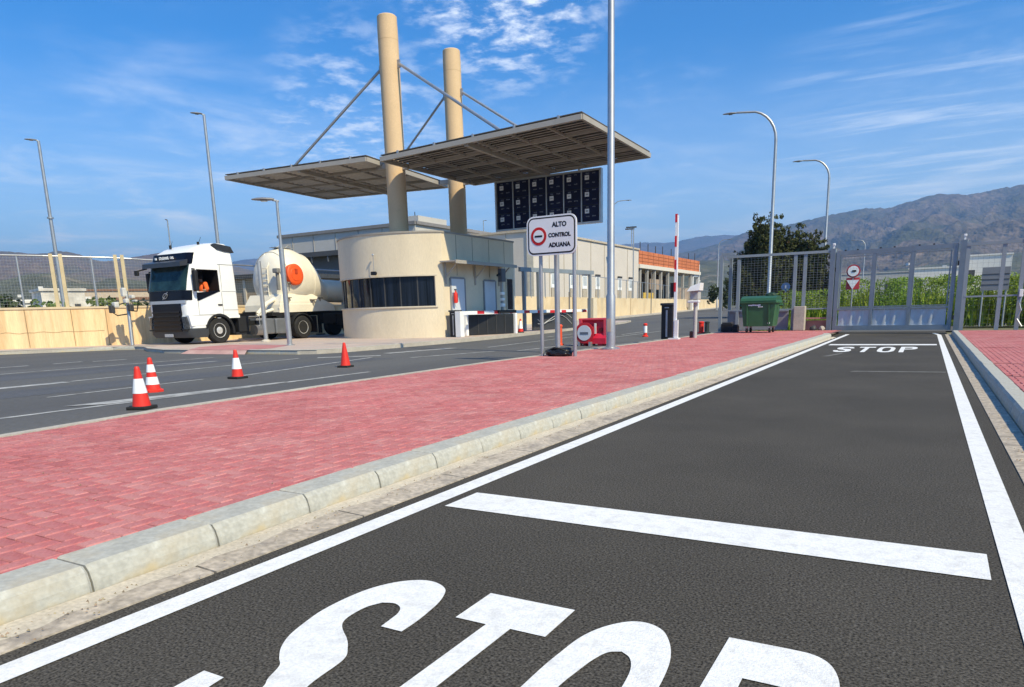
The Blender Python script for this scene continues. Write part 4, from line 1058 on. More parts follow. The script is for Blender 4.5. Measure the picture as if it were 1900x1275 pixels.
def bollard(label, x, y, z, H, m, band=None, r=.07):
    t = thing('bollard', label, 'bollard', (x, y, z))
    b = MB().lathe([(r * 1.7, 0), (r * 1.7, .04), (r, .07), (r, H * .86), (r * 1.2, H * .88), (r * 1.2, H * .94), (r * .7, H)], (x, y, z), 16).build('body', m, t, True, ang=40)
    if band:
        for a, c in band: MB().lathe([(r + .004, a * H), (r + .004, c * H)], (x, y, z), 16, caps=False).build('band', BWHITE, b, True)
ORB = mat('orange_rubber', (.75, .09, .03), .5, var=.06, scale=6)
bollard('slim orange flexible bollard on the road behind the sign', -9.64, 19.46, 0, .63, ORB)
bollard('red and white bollard on the road left of the raised barrier', -9.15, 25.7, 0, .50, RED, [(.3, .8)], .065)
bollard('red stubby bollard right of the white camera post', -6.95, 25.37, ZM, .42, RED, None, .085)
bollard('dark green bollard next to the red stubby one', -6.70, 25.2, ZM, .42, mat('bollard_dark', (.02, .035, .035), .6), None, .075)

def red_barrier():
    t = thing('water_barrier', 'red plastic water filled road barrier behind the thick mast', 'road barrier', (-8.55, 19.4, 0))
    x0, x1, y = -8.88, -8.02, 19.4
    prof = [(-.24, .06), (-.24, .22), (-.12, .40), (-.10, .70), (-.14, .76), (.14, .76), (.10, .70), (.12, .40), (.24, .22), (.24, .06)]
    MB().loft([[(x0, y + a, b) for a, b in prof], [(x1, y + a, b) for a, b in prof]]).build('body', REDW, t)
    MB().box(((x0 + x1) / 2, y, .765), (x1 - x0 + .06, .34, .06), bev=.015).box((x1 - .04, y - .12, .42), (.09, .14, .66)).box((x0 + .04, y - .12, .42), (.09, .14, .66)).build('rim', mat('red_pinkish', (.72, .07, .10), .5, var=.06), t)
    for x in (x0 + .2, -8.6, x1 - .2): MB().box((x, y, .03), (.14, .4, .07)).build('foot', REDW, t)
    MB().disc((-8.2, y - .155, .46), .06, 'Y', 16, .03).build('plug', mat('plug_dark', (.12, .006, .012), .6), t)
    MB().box((-8.36, y - .2, .5), (.05, .04, .30)).build('strap', mat('strap_white', (.7, .68, .66), .7), t)
    s = thing('round_sign', 'round red rimmed white sign leaning on the red road barrier', 'sign', (-8.66, 19.05, 0))
    MB().disc((-8.64, 19.06, .38), .30, 'Y', 32, .03).build('rim', mat('sign_red2', (.55, .02, .03), .5), s)
    MB().disc((-8.64, 19.045, .38), .22, 'Y', 32, .03).build('face', mat('sign_face', (.62, .64, .68), .5, var=.06), s)
    MB().box((-8.64, 19.028, .37), (.26, .01, .07)).build('bar', mat('sign_grey', (.12, .14, .18), .6), s)
    MB().box((-8.81, 19.12, .06), (.06, .2, .12)).box((-8.47, 19.12, .06), (.06, .2, .12)).build('foot', GALV, s)
red_barrier()

def barrier_unit(label, x, y, z, up, arm_len, ang):
    t = thing('barrier_gate', label, 'barrier', (x, y, z))
    MB().box((x, y, z + .50), (.34, .34, 1.0), bev=.015).build('cabinet', BLACK, t)
    MB().box((x, y, z + 1.02), (.40, .40, .07), bev=.015).build('cabinet_lid', DARKGREY, t)
    MB().box((x, y - .175, z + .46), (.055, .012, .78)).build('silver_strip', GALV, t)
    MB().box((x, y - .176, z + .92), (.13, .012, .03)).build('badge', GALV, t)
    return t
STR = mat('stripe_red', (.62, .02, .03), .5)
def b2():
    t = barrier_unit('raised red and white barrier arm standing upright from a black cabinet', -6.72, 20.9, ZM, True, 3, 0)
    x, y = -6.42, 20.6
    MB().box((x, y, ZM + 1.72), (.085, .05, 3.55)).build('arm', BWHITE, t)
    for z0, z1 in ((3.35, 3.58), (2.68, 2.98), (2.05, 2.32), (1.42, 1.68)):
        MB().box((x - .02, y - .004, (z0 + z1) / 2 + ZM - .05), (.06, .056, z1 - z0)).build('red_stripe', STR, t)
    MB().box((x - .10, y + .05, ZM + 1.42), (.14, .12, .42), bev=.02).build('hinge_block', BLACK, t)
    MB().box((x + .05, y - .03, ZM + .28), (.10, .08, .56)).box((x - .02, y, ZM + .02), (.3, .25, .04)).build('arm_foot', WHITE, t)
b2()
def b1():
    t = barrier_unit('lowered red and white barrier arm beside the booth door', -16.42, 23.75, ZM, False, 4, 0)
    MB().box((-16.02, 23.45, ZM + .5), (.26, .26, 1.0), bev=.02).build('white_post', WHITE, t)
    a, b = Vector((-16.0, 23.35, 1.08)), Vector((-16.5, 37.4, 1.02))
    d = (b - a).normalized(); L = (b - a).length
    Mx = Matrix.Translation((a + b) / 2) @ Matrix.Rotation(math.atan2(d.y, d.x), 4, 'Z')
    MB().box((0, 0, 0), (L, .06, .14), M=Mx).build('arm', BWHITE, t)
    for k in range(9):
        s = .12 + k * .1
        Mk = Matrix.Translation(a + (b - a) * s) @ Matrix.Rotation(math.atan2(d.y, d.x), 4, 'Z')
        MB().box((0, 0, -.01), (L * .04, .068, .13), M=Mk).build('red_stripe', STR, t)
b1()
def dark_panel():
    t = thing('barrier_screen', 'black screen panel between two white posts under the lowered arm', 'screen', (-16.2, 26.2, ZM))
    sa, sb = Vector((-16.62, 24.95, 0)), Vector((-15.85, 27.35, 0)); sm = (sa + sb) / 2; sr = math.atan2((sb - sa).y, (sb - sa).x)
    MB().box((sm.x, sm.y, ZM + .43), ((sb - sa).length, .08, .84), rz=sr).build('panel', mat('panel_black', (.018, .02, .024), .5, var=.15), t)
    for k in range(1, 5):
        q = sa.lerp(sb, k / 5); MB().box((q.x + .045, q.y - .015, ZM + .43), (.03, .02, .80), rz=sr).build('panel_rib', DARKGREY, t)
    for q in (sa + (sa - sb) * .045, sb + (sb - sa) * .05): MB().box((q.x, q.y, ZM + .44), (.16, .16, .88), bev=.015).build('post', BWHITE, t)
    r = thing('card_reader', 'grey entry column with white devices beside the far booth window', 'intercom', (-16.2, 27.0, ZM))
    MB().box((-16.25, 27.15, ZM + 1.35), (.10, .10, 2.5)).build('column', GALV, r)
    MB().box((-16.2, 27.1, 2.62), (.2, .34, .55), bev=.02).build('screen', mat('screen_grey', (.09, .10, .12), .4), r)
    for z, s in ((1.35, .15), (1.6, .11), (1.85, .12)): MB().box((-16.17, 27.05, z), (.14, .22, s), bev=.03).build('device', BWHITE, r)
    MB().tube([(-16.2, 26.9, 2.65), (-16.2, 26.72, 2.6)], .05, 8).build('camera', BLACK, r)
    MB().box((-16.15, 27.2, 1.08), (.3, 1.5, .12)).build('shelf', BLACK, r)
dark_panel()
def portal():
    t = thing('steel_portal', 'grey steel portal frame beyond the booth', 'gate frame', (-17.3, 31.5, ZM))
    a, b = (-16.9, 30.3), (-15.9, 35.8)
    for x, y in (a, (-16.7, 31.4), b): MB().box((x, y, 1.55), (.14, .14, 2.9)).build('post', GREYPAINT, t)
    d = Vector((b[0] - a[0], b[1] - a[1], 0)); 
    MB().box(((a[0] + b[0]) / 2, (a[1] + b[1]) / 2, 3.02), (.14, d.length + .6, .2), rz=math.atan2(d.y, d.x) - R(90)).build('lintel', GREYPAINT, t)
    t = thing('screen_panel', 'dark grey low panel with tangled white cables beyond the striped arm', 'panel', (-16.7, 33, ZM))
    MB().box((-16.55, 32.9, ZM + .5), (.08, 4.6, .92), rz=R(-2)).build('panel', DARKGREY, t)
    rnd = random.Random(2)
    for k in range(2):
        pts = [(-16.45, 30.8 + i * .55, ZM + .55 - .35 * math.sin(i * .9 + k) * rnd.uniform(.3, 1)) for i in range(8)]
        MB().tube(pts, .016, 6).build('cable', mat('cable_grey', (.5, .5, .5), .6), t, True)
    MB().box((-15.85, 36.0, ZM + .78), (.35, .5, 1.56)).build('pier', STUCCO, thing('masonry_pier', 'short cream masonry pier at the end of the grey panel', 'pier', (-15.85, 36, ZM)))
portal()
def camera_post():
    t = thing('camera_post', 'grey post carrying a white hooded device on the median', 'camera post', (-6.09, 21.54, ZM))
    MB().tube([(-6.09, 21.54, ZM), (-6.09, 21.54, 1.22)], .06, 12).build('pole', mat('post_grey', (.44, .44, .43), .6, var=.06), t, True)
    MB().box((-6.09, 21.5, 1.40), (.26, .3, .30), bev=.03).build('housing', mat('housing_grey', (.42, .42, .41), .6, var=.06), t)
    MB().loft([[(-6.28, 21.25, 1.50), (-5.92, 21.25, 1.52), (-5.92, 21.7, 1.52), (-6.28, 21.7, 1.50)], [(-6.20, 21.3, 1.64), (-5.90, 21.3, 1.74), (-5.90, 21.68, 1.74), (-6.20, 21.68, 1.64)]]).build('hood', WHITE, t)
    MB().box((-6.11, 21.42, 1.20), (.34, .2, .07), bev=.02).build('bracket', WHITE, t)
    MB().box((-6.22, 21.6, ZM + .1), (.1, .1, .2), bev=.03).build('foot_box', mat('foot_rust', (.10, .06, .045), .8), t)
camera_post()

# ------------------------------------------------------------------ gate, fences
def mesh_grid(o, e, h, n, step, wire, z0, name, m, parent, hstep=None):
    """Welded mesh: crossing flat wires from point o along vector e, height h."""
    V = []; F = []
    L = e.length; x = e.normalized(); nrm = Vector((-x.y, x.x, 0)) * .002
    def rib(p, q, w):
        k = len(V); V.extend([tuple(p - w), tuple(q - w), tuple(q + w), tuple(p + w)]); F.append((k, k + 1, k + 2, k + 3))
    s = step
    while s < L:
        rib(o + x * s + Vector((0, 0, z0)), o + x * s + Vector((0, 0, z0 + h)), x * wire / 2); s += step
    z = z0 + (hstep or step)
    while z < z0 + h:
        rib(o + nrm + Vector((0, 0, z)), o + nrm + x * L + Vector((0, 0, z)), Vector((0, 0, wire / 2))); z += (hstep or step)
    ob = raw(name, [tuple(Vector(v) - root_loc(parent)) for v in V], F, m, parent); stuff(ob); return ob
WIRE = mat('fence_wire', (.20, .22, .23), .6, metal=.4)
GATEP = mat('gate_blue_grey', (.25, .295, .335), .45, var=.10, scale=2.5, metal=.25)
def build_gate():
    A, B = Vector((-2.88, 27.75, 0)), Vector((.70, 27.15, 0))
    t = thing('gate', 'grey steel double gate with dented sheet panels closing the lane', 'gate', tuple((A + B) / 2))
    e = B - A; L = e.length; x = e.normalized(); y = Vector((-x.y, x.x, 0))
    ang = math.atan2(x.y, x.x)
    def bx(s, z, w, h, d=.09, off=0): 
        c = A + x * s + y * off; return dict(c=(c.x, c.y, z), s=(w, d, h), rz=ang)
    for s, w in ((.05, .12), (L - .05, .12)): MB().box(**bx(s, 1.46, w, 2.72, .12)).build('stile', GATEP, t)
    for s in (L * .335, L * .655): MB().box(**bx(s, 1.46, .10, 2.7, .10)).build('mullion', GATEP, t)
    MB().box(**bx(L / 2, 2.74, L - .1, .15, .11)).build('top_rail', GATEP, t)
    MB().box(**bx(L / 2, .84, L - .1, .07, .10)).build('mid_rail', GATEP, t)
    MB().box(**bx(L / 2, .19, L - .1, .16, .11)).build('bottom_rail', GATEP, t)
    cuts = [.1, L * .335, L * .655, L - .1]
    for k in range(3):
        s0, s1 = cuts[k] + .06, cuts[k + 1] - .06
        V = []; F = []; nx, nz = 40, 12
        for i in range(nx + 1):
            for j in range(nz + 1):
                s = s0 + (s1 - s0) * i / nx; v = j / nz; z = .27 + .53 * v
                env = math.sin(math.pi * v) * math.sin(math.pi * i / nx)
                w = .030 * env * math.sin(i / nx * 22 + (1 - v) * 3.8 + k * 1.3)
                p = A + x * s + y * w; V.append((p.x, p.y, z))
        for i in range(nx):
            for j in range(nz):
                a = i * (nz + 1) + j; F.append((a, a + nz + 1, a + nz + 2, a + 1))
        o = raw('sheet_panel', [tuple(Vector(q) - root_loc(t)) for q in V], F, mat('gate_sheet', (.52, .57, .62), .35, var=.06, scale=3, spec=.5), t)
        for p_ in o.data.polygons: p_.use_smooth = True
        fr = MB()
        for ss in (s0 + .0, s1 - .0): fr.box(**bx(ss, 1.76, .035, 1.72, .04, -.03))
        fr.box(**bx((s0 + s1) / 2, .905, s1 - s0, .035, .04, -.03)).box(**bx((s0 + s1) / 2, 2.62, s1 - s0, .035, .04, -.03)).build('infill_frame', GATEP, t)
        mesh_grid(A + x * s0, x * (s1 - s0), 1.72, 0, .10, .0035, .90, 'mesh_infill', WIRE, t, .10)
        for ss in (s0 + .1, (s0 + s1) / 2): MB().box(**bx(ss, 2.83, .05, .05, .06)).build('rail_clip', BLACK, t)
    # gate posts
    for nm, p, h, lab in (('gate_post', A - x * .13, 2.92, 'square grey post at the left end of the gate'), ('gate_post', B + x * .17, 2.9, 'square grey post at the right end of the gate')):
        q = thing(nm, lab, 'gate post', (p.x, p.y, 0), group='gate posts')
        MB().box((p.x, p.y, h / 2), (.17, .17, h), rz=ang).build('shaft', GATEP, q)
        MB().box((p.x, p.y, h + .05), (.05, .05, .12)).box((p.x, p.y, h + .14), (.09, .09, .08), bev=.02).build('lamp', WHITE, q)
        MB().box((p.x + .11 * (1 if lab.find('left') > 0 else -1), p.y - .02, 2.2), (.06, .1, .14)).box((p.x + .11 * (1 if lab.find('left') > 0 else -1), p.y - .02, .5), (.06, .1, .14)).build('hinge', BLACK, q)
    MB().box((-3.02, 27.4, .06), (.22, .2, .08), bev=.02).build('stop', DARKGREY, thing('gate_stop', 'small dark stop on the ground at the kerb end', 'stop', (-3.02, 27.4, 0)))
build_gate()
def fence(label, pts, h, z, posts, m=GREYPAINT, name='fence', base=.0, mid=None, top=True, step=.12, hstep=.09, pw=.11, wire=.008, topw=.09):
    t = thing(name, label, 'fence', (pts[0][0], pts[0][1], z))
    for p, q in zip(pts, pts[1:]):
        a = Vector((*p, z)); b = Vector((*q, z)); e = b - a; ang = math.atan2(e.y, e.x); c = (a + b) / 2
        if top: MB().box((c.x, c.y, z + h - topw / 2), (e.length + .08, .09, topw), rz=ang).build('top_rail', m, t)
        for mz in (mid or []): MB().box((c.x, c.y, z + mz), (e.length, .06, .05), rz=ang).build('rail', m, t)
        mesh_grid(a, e, h - base - .1, 0, step, wire, base, 'mesh', WIRE, t, hstep)
    for x, y, ph in posts: MB().box((x, y, z + ph / 2), (pw, pw, ph)).build('post', m, t)
    return t
f = fence('grey mesh fence panel behind the green dumpster left of the gate', [(-6.62, 27.6), (-3.05, 27.78)], 2.76, ZM, [(-6.70, 27.0, 2.72), (-6.56, 27.85, 2.78), (-6.22, 27.65, 2.6), (-4.25, 27.75, 2.72), (-3.92, 27.78, 2.72)], base=.75, mid=[.76], hstep=.085, wire=.008)
MB().box((-5.45, 27.72, ZM + .37), (2.1, .10, .70)).build('sheet_panel', mat('sheet_grey', (.24, .25, .27), .6, var=.08), f)
MB().box((-5.45, 27.64, ZM + .06), (2.1, .05, .05)).box((-5.45, 27.64, ZM + .72), (2.1, .06, .06)).build('panel_rail', GREYPAINT, f)
MB().box((-6.45, 27.0, ZM + 2.78), (.5, .09, .09)).build('corner_rail', GREYPAINT, f)
cp = thing('concrete_block', 'pale concrete upright block at the right end of the dumpster bay', 'block', (-4.0, 27.55, ZM))
MB().box((-3.98, 27.5, ZM + .43), (.38, .34, .86), bev=.02).build('block', CONC, cp)
MB().box((-3.45, 27.8, ZM + .42), (.8, .06, .06)).box((-3.45, 27.95, ZM + .17), (.8, .1, .34)).build('low_wall', mat('red_block', (.42, .2, .17), .85, var=.15, scale=4), thing('low_wall', 'short reddish low wall left of the gate post', 'wall', (-3.45, 27.9, ZM)))
for k, (x, y, s, l) in enumerate(((-3.50, 27.45, .2, 'dark stone on the paving beside the concrete block'), (-3.2, 27.45, .16, 'pale stone next to the left gate post'))):
    b = thing('stone', l, 'stone', (x, y, ZM)); mb = MB(); bmesh.ops.create_icosphere(mb.bm, subdivisions=2, radius=1)
    for v in mb.bm.verts: v.co = Vector((x, y, ZM + .06)) + v.co * (s * (1 + .3 * noise.noise(v.co * 2 + Vector((k * 5, 0, 0))))) * .6
    mb.build('stone', (DARKGREY, CONC)[k], b, True)
for k, (x, y, w, h, l) in enumerate(((-6.35, 26.75, .42, .30, 'black crate on the paving at the foot of the left fence post'), (-6.0, 26.5, .18, .22, 'small dark box left of the dumpster wheels'))):
    b = thing('crate', l, 'crate', (x, y, ZM)); MB().box((x, y, ZM + h / 2), (w, .35, h), bev=.03).build('body', BLACK, b)
    MB().box((x, y - .01, ZM + h + .02), (w * .8, .3, .05), bev=.015).build('lid', DARKGREY, b)
fence('grey mesh fence on the right pavement beyond the gate', [(.95, 26.25), (2.35, 26.2), (4.2, 26.15)], 2.62, ZM, [(.96, 26.28, 2.66), (1.88, 26.25, 2.62), (2.38, 26.2, 2.72), (3.6, 26.15, 2.6)], base=.05, mid=[1.02], step=.14, hstep=.14, wire=.0035)
kp_ = thing('gate_lock', 'white lock box and hanging chain on the right fence post', 'lock', (2.38, 26.05, 1.3))
MB().box((2.40, 26.1, 1.20), (.10, .07, .22), bev=.015).build('lock_box', WHITE, kp_)
MB().tube([(2.42, 26.1, 1.1), (2.38, 26.08, .9), (2.44, 26.08, .7), (2.36, 26.08, .45), (2.5, 26.06, .22)], .025, 6).build('chain', GALV, kp_)

def dumpster():
    t = thing('dumpster', 'green wheeled waste container on the median in front of the fence', 'dumpster', (-5.0, 25.75, ZM))
    x, y = -5.0, 25.75
    MB().loft([[(x - .48, y - .42, ZM + .22), (x + .48, y - .42, ZM + .22), (x + .48, y + .42, ZM + .22), (x - .48, y + .42, ZM + .22)], [(x - .56, y - .50, ZM + 1.0), (x + .56, y - .50, ZM + 1.0), (x + .56, y + .5, ZM + 1.0), (x - .56, y + .5, ZM + 1.0)]]).build('body', GREEN, t)
    for xx in (-.36, .36): MB().box((x + xx, y - .47, ZM + .6), (.04, .05, .70), rx=R(5.8)).build('rib', GREEN, t)
    MB().box((x, y, ZM + 1.03), (1.22, 1.10, .09), bev=.025).build('rim', GREEN, t)
    prof = [(.56, 1.07), (.50, 1.16), (.30, 1.22), (0, 1.24), (-.30, 1.22), (-.50, 1.16), (-.56, 1.07)]
    MB().loft([[(x - .58, y + a, ZM + b) for a, b in prof], [(x + .58, y + a, ZM + b) for a, b in prof]]).build('lid', mat('lid_green', (.028, .10, .05), .45, var=.1), t, True, ang=30)
    for s in (-1, 1): MB().tube([(x + s * .6, y, ZM + .92), (x + s * .72, y, ZM + .92)], .045, 8).build('lifting_pin', GREEN, t)
    for xx in (-.38, .38):
        for yy in (-.32, .32):
            w = MB().tube([(x + xx - .03, y + yy, ZM + .085), (x + xx + .03, y + yy, ZM + .085)], .085, 14).build('wheel', RUBBER, t, True)
            MB().box((x + xx, y + yy, ZM + .17), (.07, .08, .12)).build('castor_fork', GALV, w)
    rnd = random.Random(4); mk = MB(); xx = x - .30
    for i in range(9):
        mk.box((xx, y - .512, ZM + .93 + rnd.uniform(-.005, .005)), (.036, .012, .045 * rnd.uniform(.8, 1.1))); xx += .045
    for i in range(4): mk.box((x + .02 + i * .04, y - .506, ZM + .875), (.028, .012, .03 * rnd.uniform(.8, 1.1)))
    mk.build('lettering', BWHITE, t)
    MB().box((x + .36, y - .445, ZM + .33), (.07, .01, .05)).build('sticker', BWHITE, t)
    b = thing('bin_bag', 'black rubbish bag resting on the dumpster lid', 'bag', (x + .3, y + .1, ZM + 1.22))
    mb = MB(); bmesh.ops.create_icosphere(mb.bm, subdivisions=3, radius=1)
    for v in mb.bm.verts:
        v.co *= 1 + .25 * noise.noise(v.co * 2); v.co = Vector((v.co.x * .2 + x + .3, v.co.y * .16 + y + .1, max(0, v.co.z * .1 + .05) + ZM + 1.20))
    mb.build('bag', mat('bag_green', (.015, .04, .02), .5), b, True, ang=180)
dumpster()

# signs beyond the gate
def sign_beyond():
    t = thing('road_sign', 'round white sign with red rim above a give way triangle beyond the gate', 'sign', (-2.84, 33.8, 0))
    MB().tube([(-2.84, 33.8, 0), (-2.84, 33.8, 2.55)], .03, 8).build('pole', GALV, t)
    MB().disc((-2.84, 33.75, 2.37), .27, 'Y', 28, .03).build('rim', mat('sign_red3', (.42, .03, .05), .5), t)
    MB().disc((-2.84, 33.73, 2.37), .215, 'Y', 28, .03).build('face', BWHITE, t)
    MB().box((-2.82, 33.71, 2.37), (.14, .02, .08)).box((-2.77, 33.71, 2.38), (.08, .02, .05)).build('symbol', DARKGREY, t)
    def tri(s, yy, name, m): MB().loft([[(-2.84 + a * s, yy, 1.87 + b * s) for a, b in ((-.36, .20), (.36, .20), (0, -.36))], [(-2.84 + a * s, yy + .03, 1.87 + b * s) for a, b in ((-.36, .20), (.36, .20), (0, -.36))]]).build(name, m, t)
    MB().box((-2.84, 33.8, 1.86), (.52, .03, .48), bev=.01).build('backing', mat('sign_red4', (.55, .05, .06), .5), t)
    tri(.68, 33.73, 'triangle', BWHITE)
    t = thing('notice_board', 'blank grey board on two posts among the reeds right of the gate', 'sign', (2.25, 33.95, 0))
    MB().box((2.24, 33.95, 1.84), (.92, .05, .88)).build('board', mat('board_grey', (.20, .21, .24), .6, var=.06, scale=2), t)
    for z in (1.62, 1.82, 2.02): MB().box((2.24, 33.915, z), (.92, .012, .015)).build('board_joint', DARKGREY, t)
    for x in (1.86, 2.62): MB().tube([(x, 34.0, 0), (x, 34.0, 2.2)], .035, 8).build('post', GALV, t)
    t = thing('road_sign', 'small blue round sign seen through the fence under the conifers', 'sign', (-6.4, 40, zt(40)))
    MB().tube([(-6.55, 40, 0), (-6.55, 40, 2.1)], .035, 8).build('pole', GALV, t)
    MB().disc((-6.55, 39.95, 1.98), .22, 'Y', 24, .03).build('face', mat('sign_blue', (.05, .12, .30), .5), t)
    MB().box((-6.55, 39.93, 1.98), (.07, .02, .18)).build('arrow', mat('sign_pale', (.4, .45, .55), .5), t)
sign_beyond()
# ------------------------------------------------------------------ ochre wall with fence on the left
WP = [(-42, -5), (-31.3, 14.1), (-30.18, 15.6), (-29.05, 17.55), (-28.75, 18.3), (-28.5, 19.4), (-28.5, 34)]
def wall_run(t, P, z0, z1, th, m, name, side=-1):
    L_ = []; R_ = []
    for i, p in enumerate(P):
        a = Vector(P[max(0, i - 1)]); b = Vector(P[min(len(P) - 1, i + 1)]); d = (b - a).normalized(); n = Vector((-d.y, d.x)) * th
        L_.append(p); R_.append((p[0] + n.x, p[1] + n.y))
    mb = MB()
    rings = []
    for a, b in zip(L_, R_): rings.append([(a[0], a[1], z0 + zt(a[1])), (b[0], b[1], z0 + zt(a[1])), (b[0], b[1], z1 + zt(a[1])), (a[0], a[1], z1 + zt(a[1]))])
    return mb.loft(rings).build(name, m, t)
t = thing('boundary_wall', 'stained ochre wall with grey mesh fence along its top left of the truck', 'wall', (-30, 15.8, ZM))
wall_run(t, WP, ZM - .05, 1.62, .22, OCHRE_WALL, 'wall_body')
wall_run(t, [(x + .03, y - .02) for x, y in WP], 1.62, 1.70, .29, mat('wall_cap', (.62, .50, .34), .85, var=.1, scale=3), 'coping')
CR = mat('crack', (.33, .22, .12), .95, var=.2)
def wp(s):
    tot = 0
    for a, b in zip(WP, WP[1:]):
        l = (Vector(b) - Vector(a)).length
        if s <= tot + l: return Vector(a).lerp(Vector(b), (s - tot) / l)
        tot += l
base_s = (Vector(WP[1]) - Vector(WP[0])).length
for ds in (-.6, 1.0, 2.55, 3.75):
    p = wp(base_s + ds); MB().box((p.x + .008, p.y - .005, .88), (.025, .02, 1.46), rz=R(59)).build('wall_joint', CR, t)
cr = MB()
for k in range(22):
    p = wp(base_s + .1 + k * .16); q = wp(base_s + .1 + (k + 1) * .16); z = .72 + .06 * noise.noise((k * .4, 0, 0)); z2 = .72 + .06 * noise.noise(((k + 1) * .4, 0, 0))
    cr.tube([(p.x + .004, p.y, z), (q.x + .004, q.y, z2)], .009, 4, caps=False)
cr.build('crack_line', CR, t)
fz = 1.70
WF = [(-42.1, -4.9), (-31.4, 14.2), (-30.28, 15.7), (-29.15, 17.65), (-28.85, 18.4), (-28.62, 19.5), (-28.62, 33)]
ft = thing('fence', 'light mesh fence with grey posts and paired ochre pillars standing on the ochre wall', 'fence', (-30.2, 15.8, 1.7))
for i, (a, b) in enumerate(zip(WF, WF[1:])):
    A = Vector((*a, 0)); B = Vector((*b, 0)); e = B - A
    MB().tube([(a[0], a[1], 3.72 - .03 * i), (b[0], b[1], 3.72 - .03 * (i + 1))], .03, 8).build('top_rail', GALV, ft)
    if i >= 1: mesh_grid(A, e, 1.95, 0, .11, .004, 1.72, 'mesh', mat('mesh_pale', (.42, .43, .43), .5, metal=.4), ft, .11)
for x, y in ((-31.33, 14.35), (-30.83, 15.0), (-29.5, 17.1), (-28.62, 20.5), (-28.62, 23)):
    MB().tube([(x, y, 1.7), (x, y, 3.7)], .04, 8).build('post', GALV, ft)
PIL = mat('pillar_ochre', (.55, .45, .28), .8, var=.1, scale=4)
for x, y in ((-30.18, 15.92), (-30.02, 16.2), (-29.08, 17.85), (-28.98, 18.08)):
    MB().box((x, y, 2.72), (.13, .13, 2.05), rz=R(58)).build('pillar', PIL, ft)
# signal pole with devices
t = thing('signal_pole', 'grey signal pole with a cluster of white devices before the ochre wall', 'signal', (-27.55, 17.15, ZM))
MB().tube([(-27.5, 17.1, ZM), (-27.75, 17.3, 2.25)], [.075, .06], 12).build('pole', GALV, t, True)
DEV = mat('device_pale', (.60, .60, .58), .5, var=.1)
MB().box((-27.98, 16.93, 1.72), (.22, .2, .22), bev=.05).box((-27.66, 17.12, 2.20), (.18, .16, .34), bev=.04).box((-27.40, 17.28, 2.02), (.22, .14, .13), bev=.03).box((-27.6, 17.15, 1.86), (.2, .16, .18), bev=.05).box((-27.32, 17.32, 1.86), (.26, .1, .07), bev=.02).build('device', DEV, t)
MB().box((-28.05, 16.8, 1.55), (.2, .16, .3), bev=.03).box((-27.45, 17.2, 1.6), (.2, .18, .26), bev=.04).build('signal_head', DARKGREY, t)
MB().tube([(-27.7, 17.2, 1.8), (-28.0, 16.95, 1.7), (-28.1, 16.8, 1.45), (-27.9, 16.9, 1.3), (-27.65, 17.15, 1.35)], .025, 6).tube([(-27.7, 17.2, 1.5), (-27.3, 17.35, 1.45), (-27.25, 17.4, 1.7)], .025, 6).build('cable', RUBBER, t)

# ------------------------------------------------------------------ far ochre wall beside the road
FW = [(WALLX(y), y) for y in (33, 40, 50, 62, 80, 110, 150, 195)]
t = thing('boundary_wall', 'long low ochre wall beside the far road in front of the warehouse', 'wall', (FW[0][0], 33, 0))
FARW = mat('far_ochre', (.70, .56, .36), .9, var=.1, scale=.5, dirt=(.5, .33, .16), dscale=.4, dlo=.5, dhi=.75)
wall_run(t, FW, -.1, 2.05, .25, FARW, 'wall_body')
for y in (44, 56, 68, 80): MB().box((WALLX(y) + .02, y, 1.1 + zt(y)), (.04, .05, 1.9)).build('wall_joint', CR, t)
tf = thing('fence', 'row of thin posts with pale mesh on the far ochre wall', 'fence', (FW[0][0], 40, 2))
for a, b in zip(FW, FW[1:]):
    MB().tube([(a[0], a[1], 4.0 + zt(a[1])), (b[0], b[1], 4.0 + zt(b[1]))], .03, 5).build('rail', GALV, tf)
for y in [36 + 3.2 * k for k in range(44)]:
    MB().box((WALLX(y), y, 3.0 + zt(y)), (.06, .06, 2.1)).build('post', GREYPAINT, tf)
# pavement in front of that wall
ysf = [33, 40, 50, 62, 80, 110, 150, 195]
V, F = strip(lambda y: WALLX(y) - .2, lambda y: WALLX(y) + 2.0, ysf, .12)
V2, F2 = strip(lambda y: WALLX(y) + 2.0, lambda y: WALLX(y) + 2.02, ysf, 0)
V3 = [(WALLX(y) + 2.0, y, zt(y) + z) for y in ysf for z in (.12, -.03)]
F3 = [(2 * i, 2 * i + 1, 2 * i + 3, 2 * i + 2) for i in range(len(ysf) - 1)]
struct(raw('far_pavement', V + V3, F + [tuple(len(V) + k for k in f) for f in F3], CONC))
for y, h in ((52, 2.4), (66, 5.2), (88, 5.2)):
    t = thing('post', {52: 'thin dark post in front of the far ochre wall, nearest the barrier', 66: 'thin dark lamp mast by the far ochre wall', 88: 'tall thin mast at the corner of the brick building'}[y], 'post', (WALLX(y) + 1.0, y, zt(y)))
    MB().tube([(WALLX(y) + 1.0, y, zt(y)), (WALLX(y) + 1.0, y, zt(y) + h)], .06, 8).build('pole', mat('pole_dark', (.16, .15, .14), .7), t)

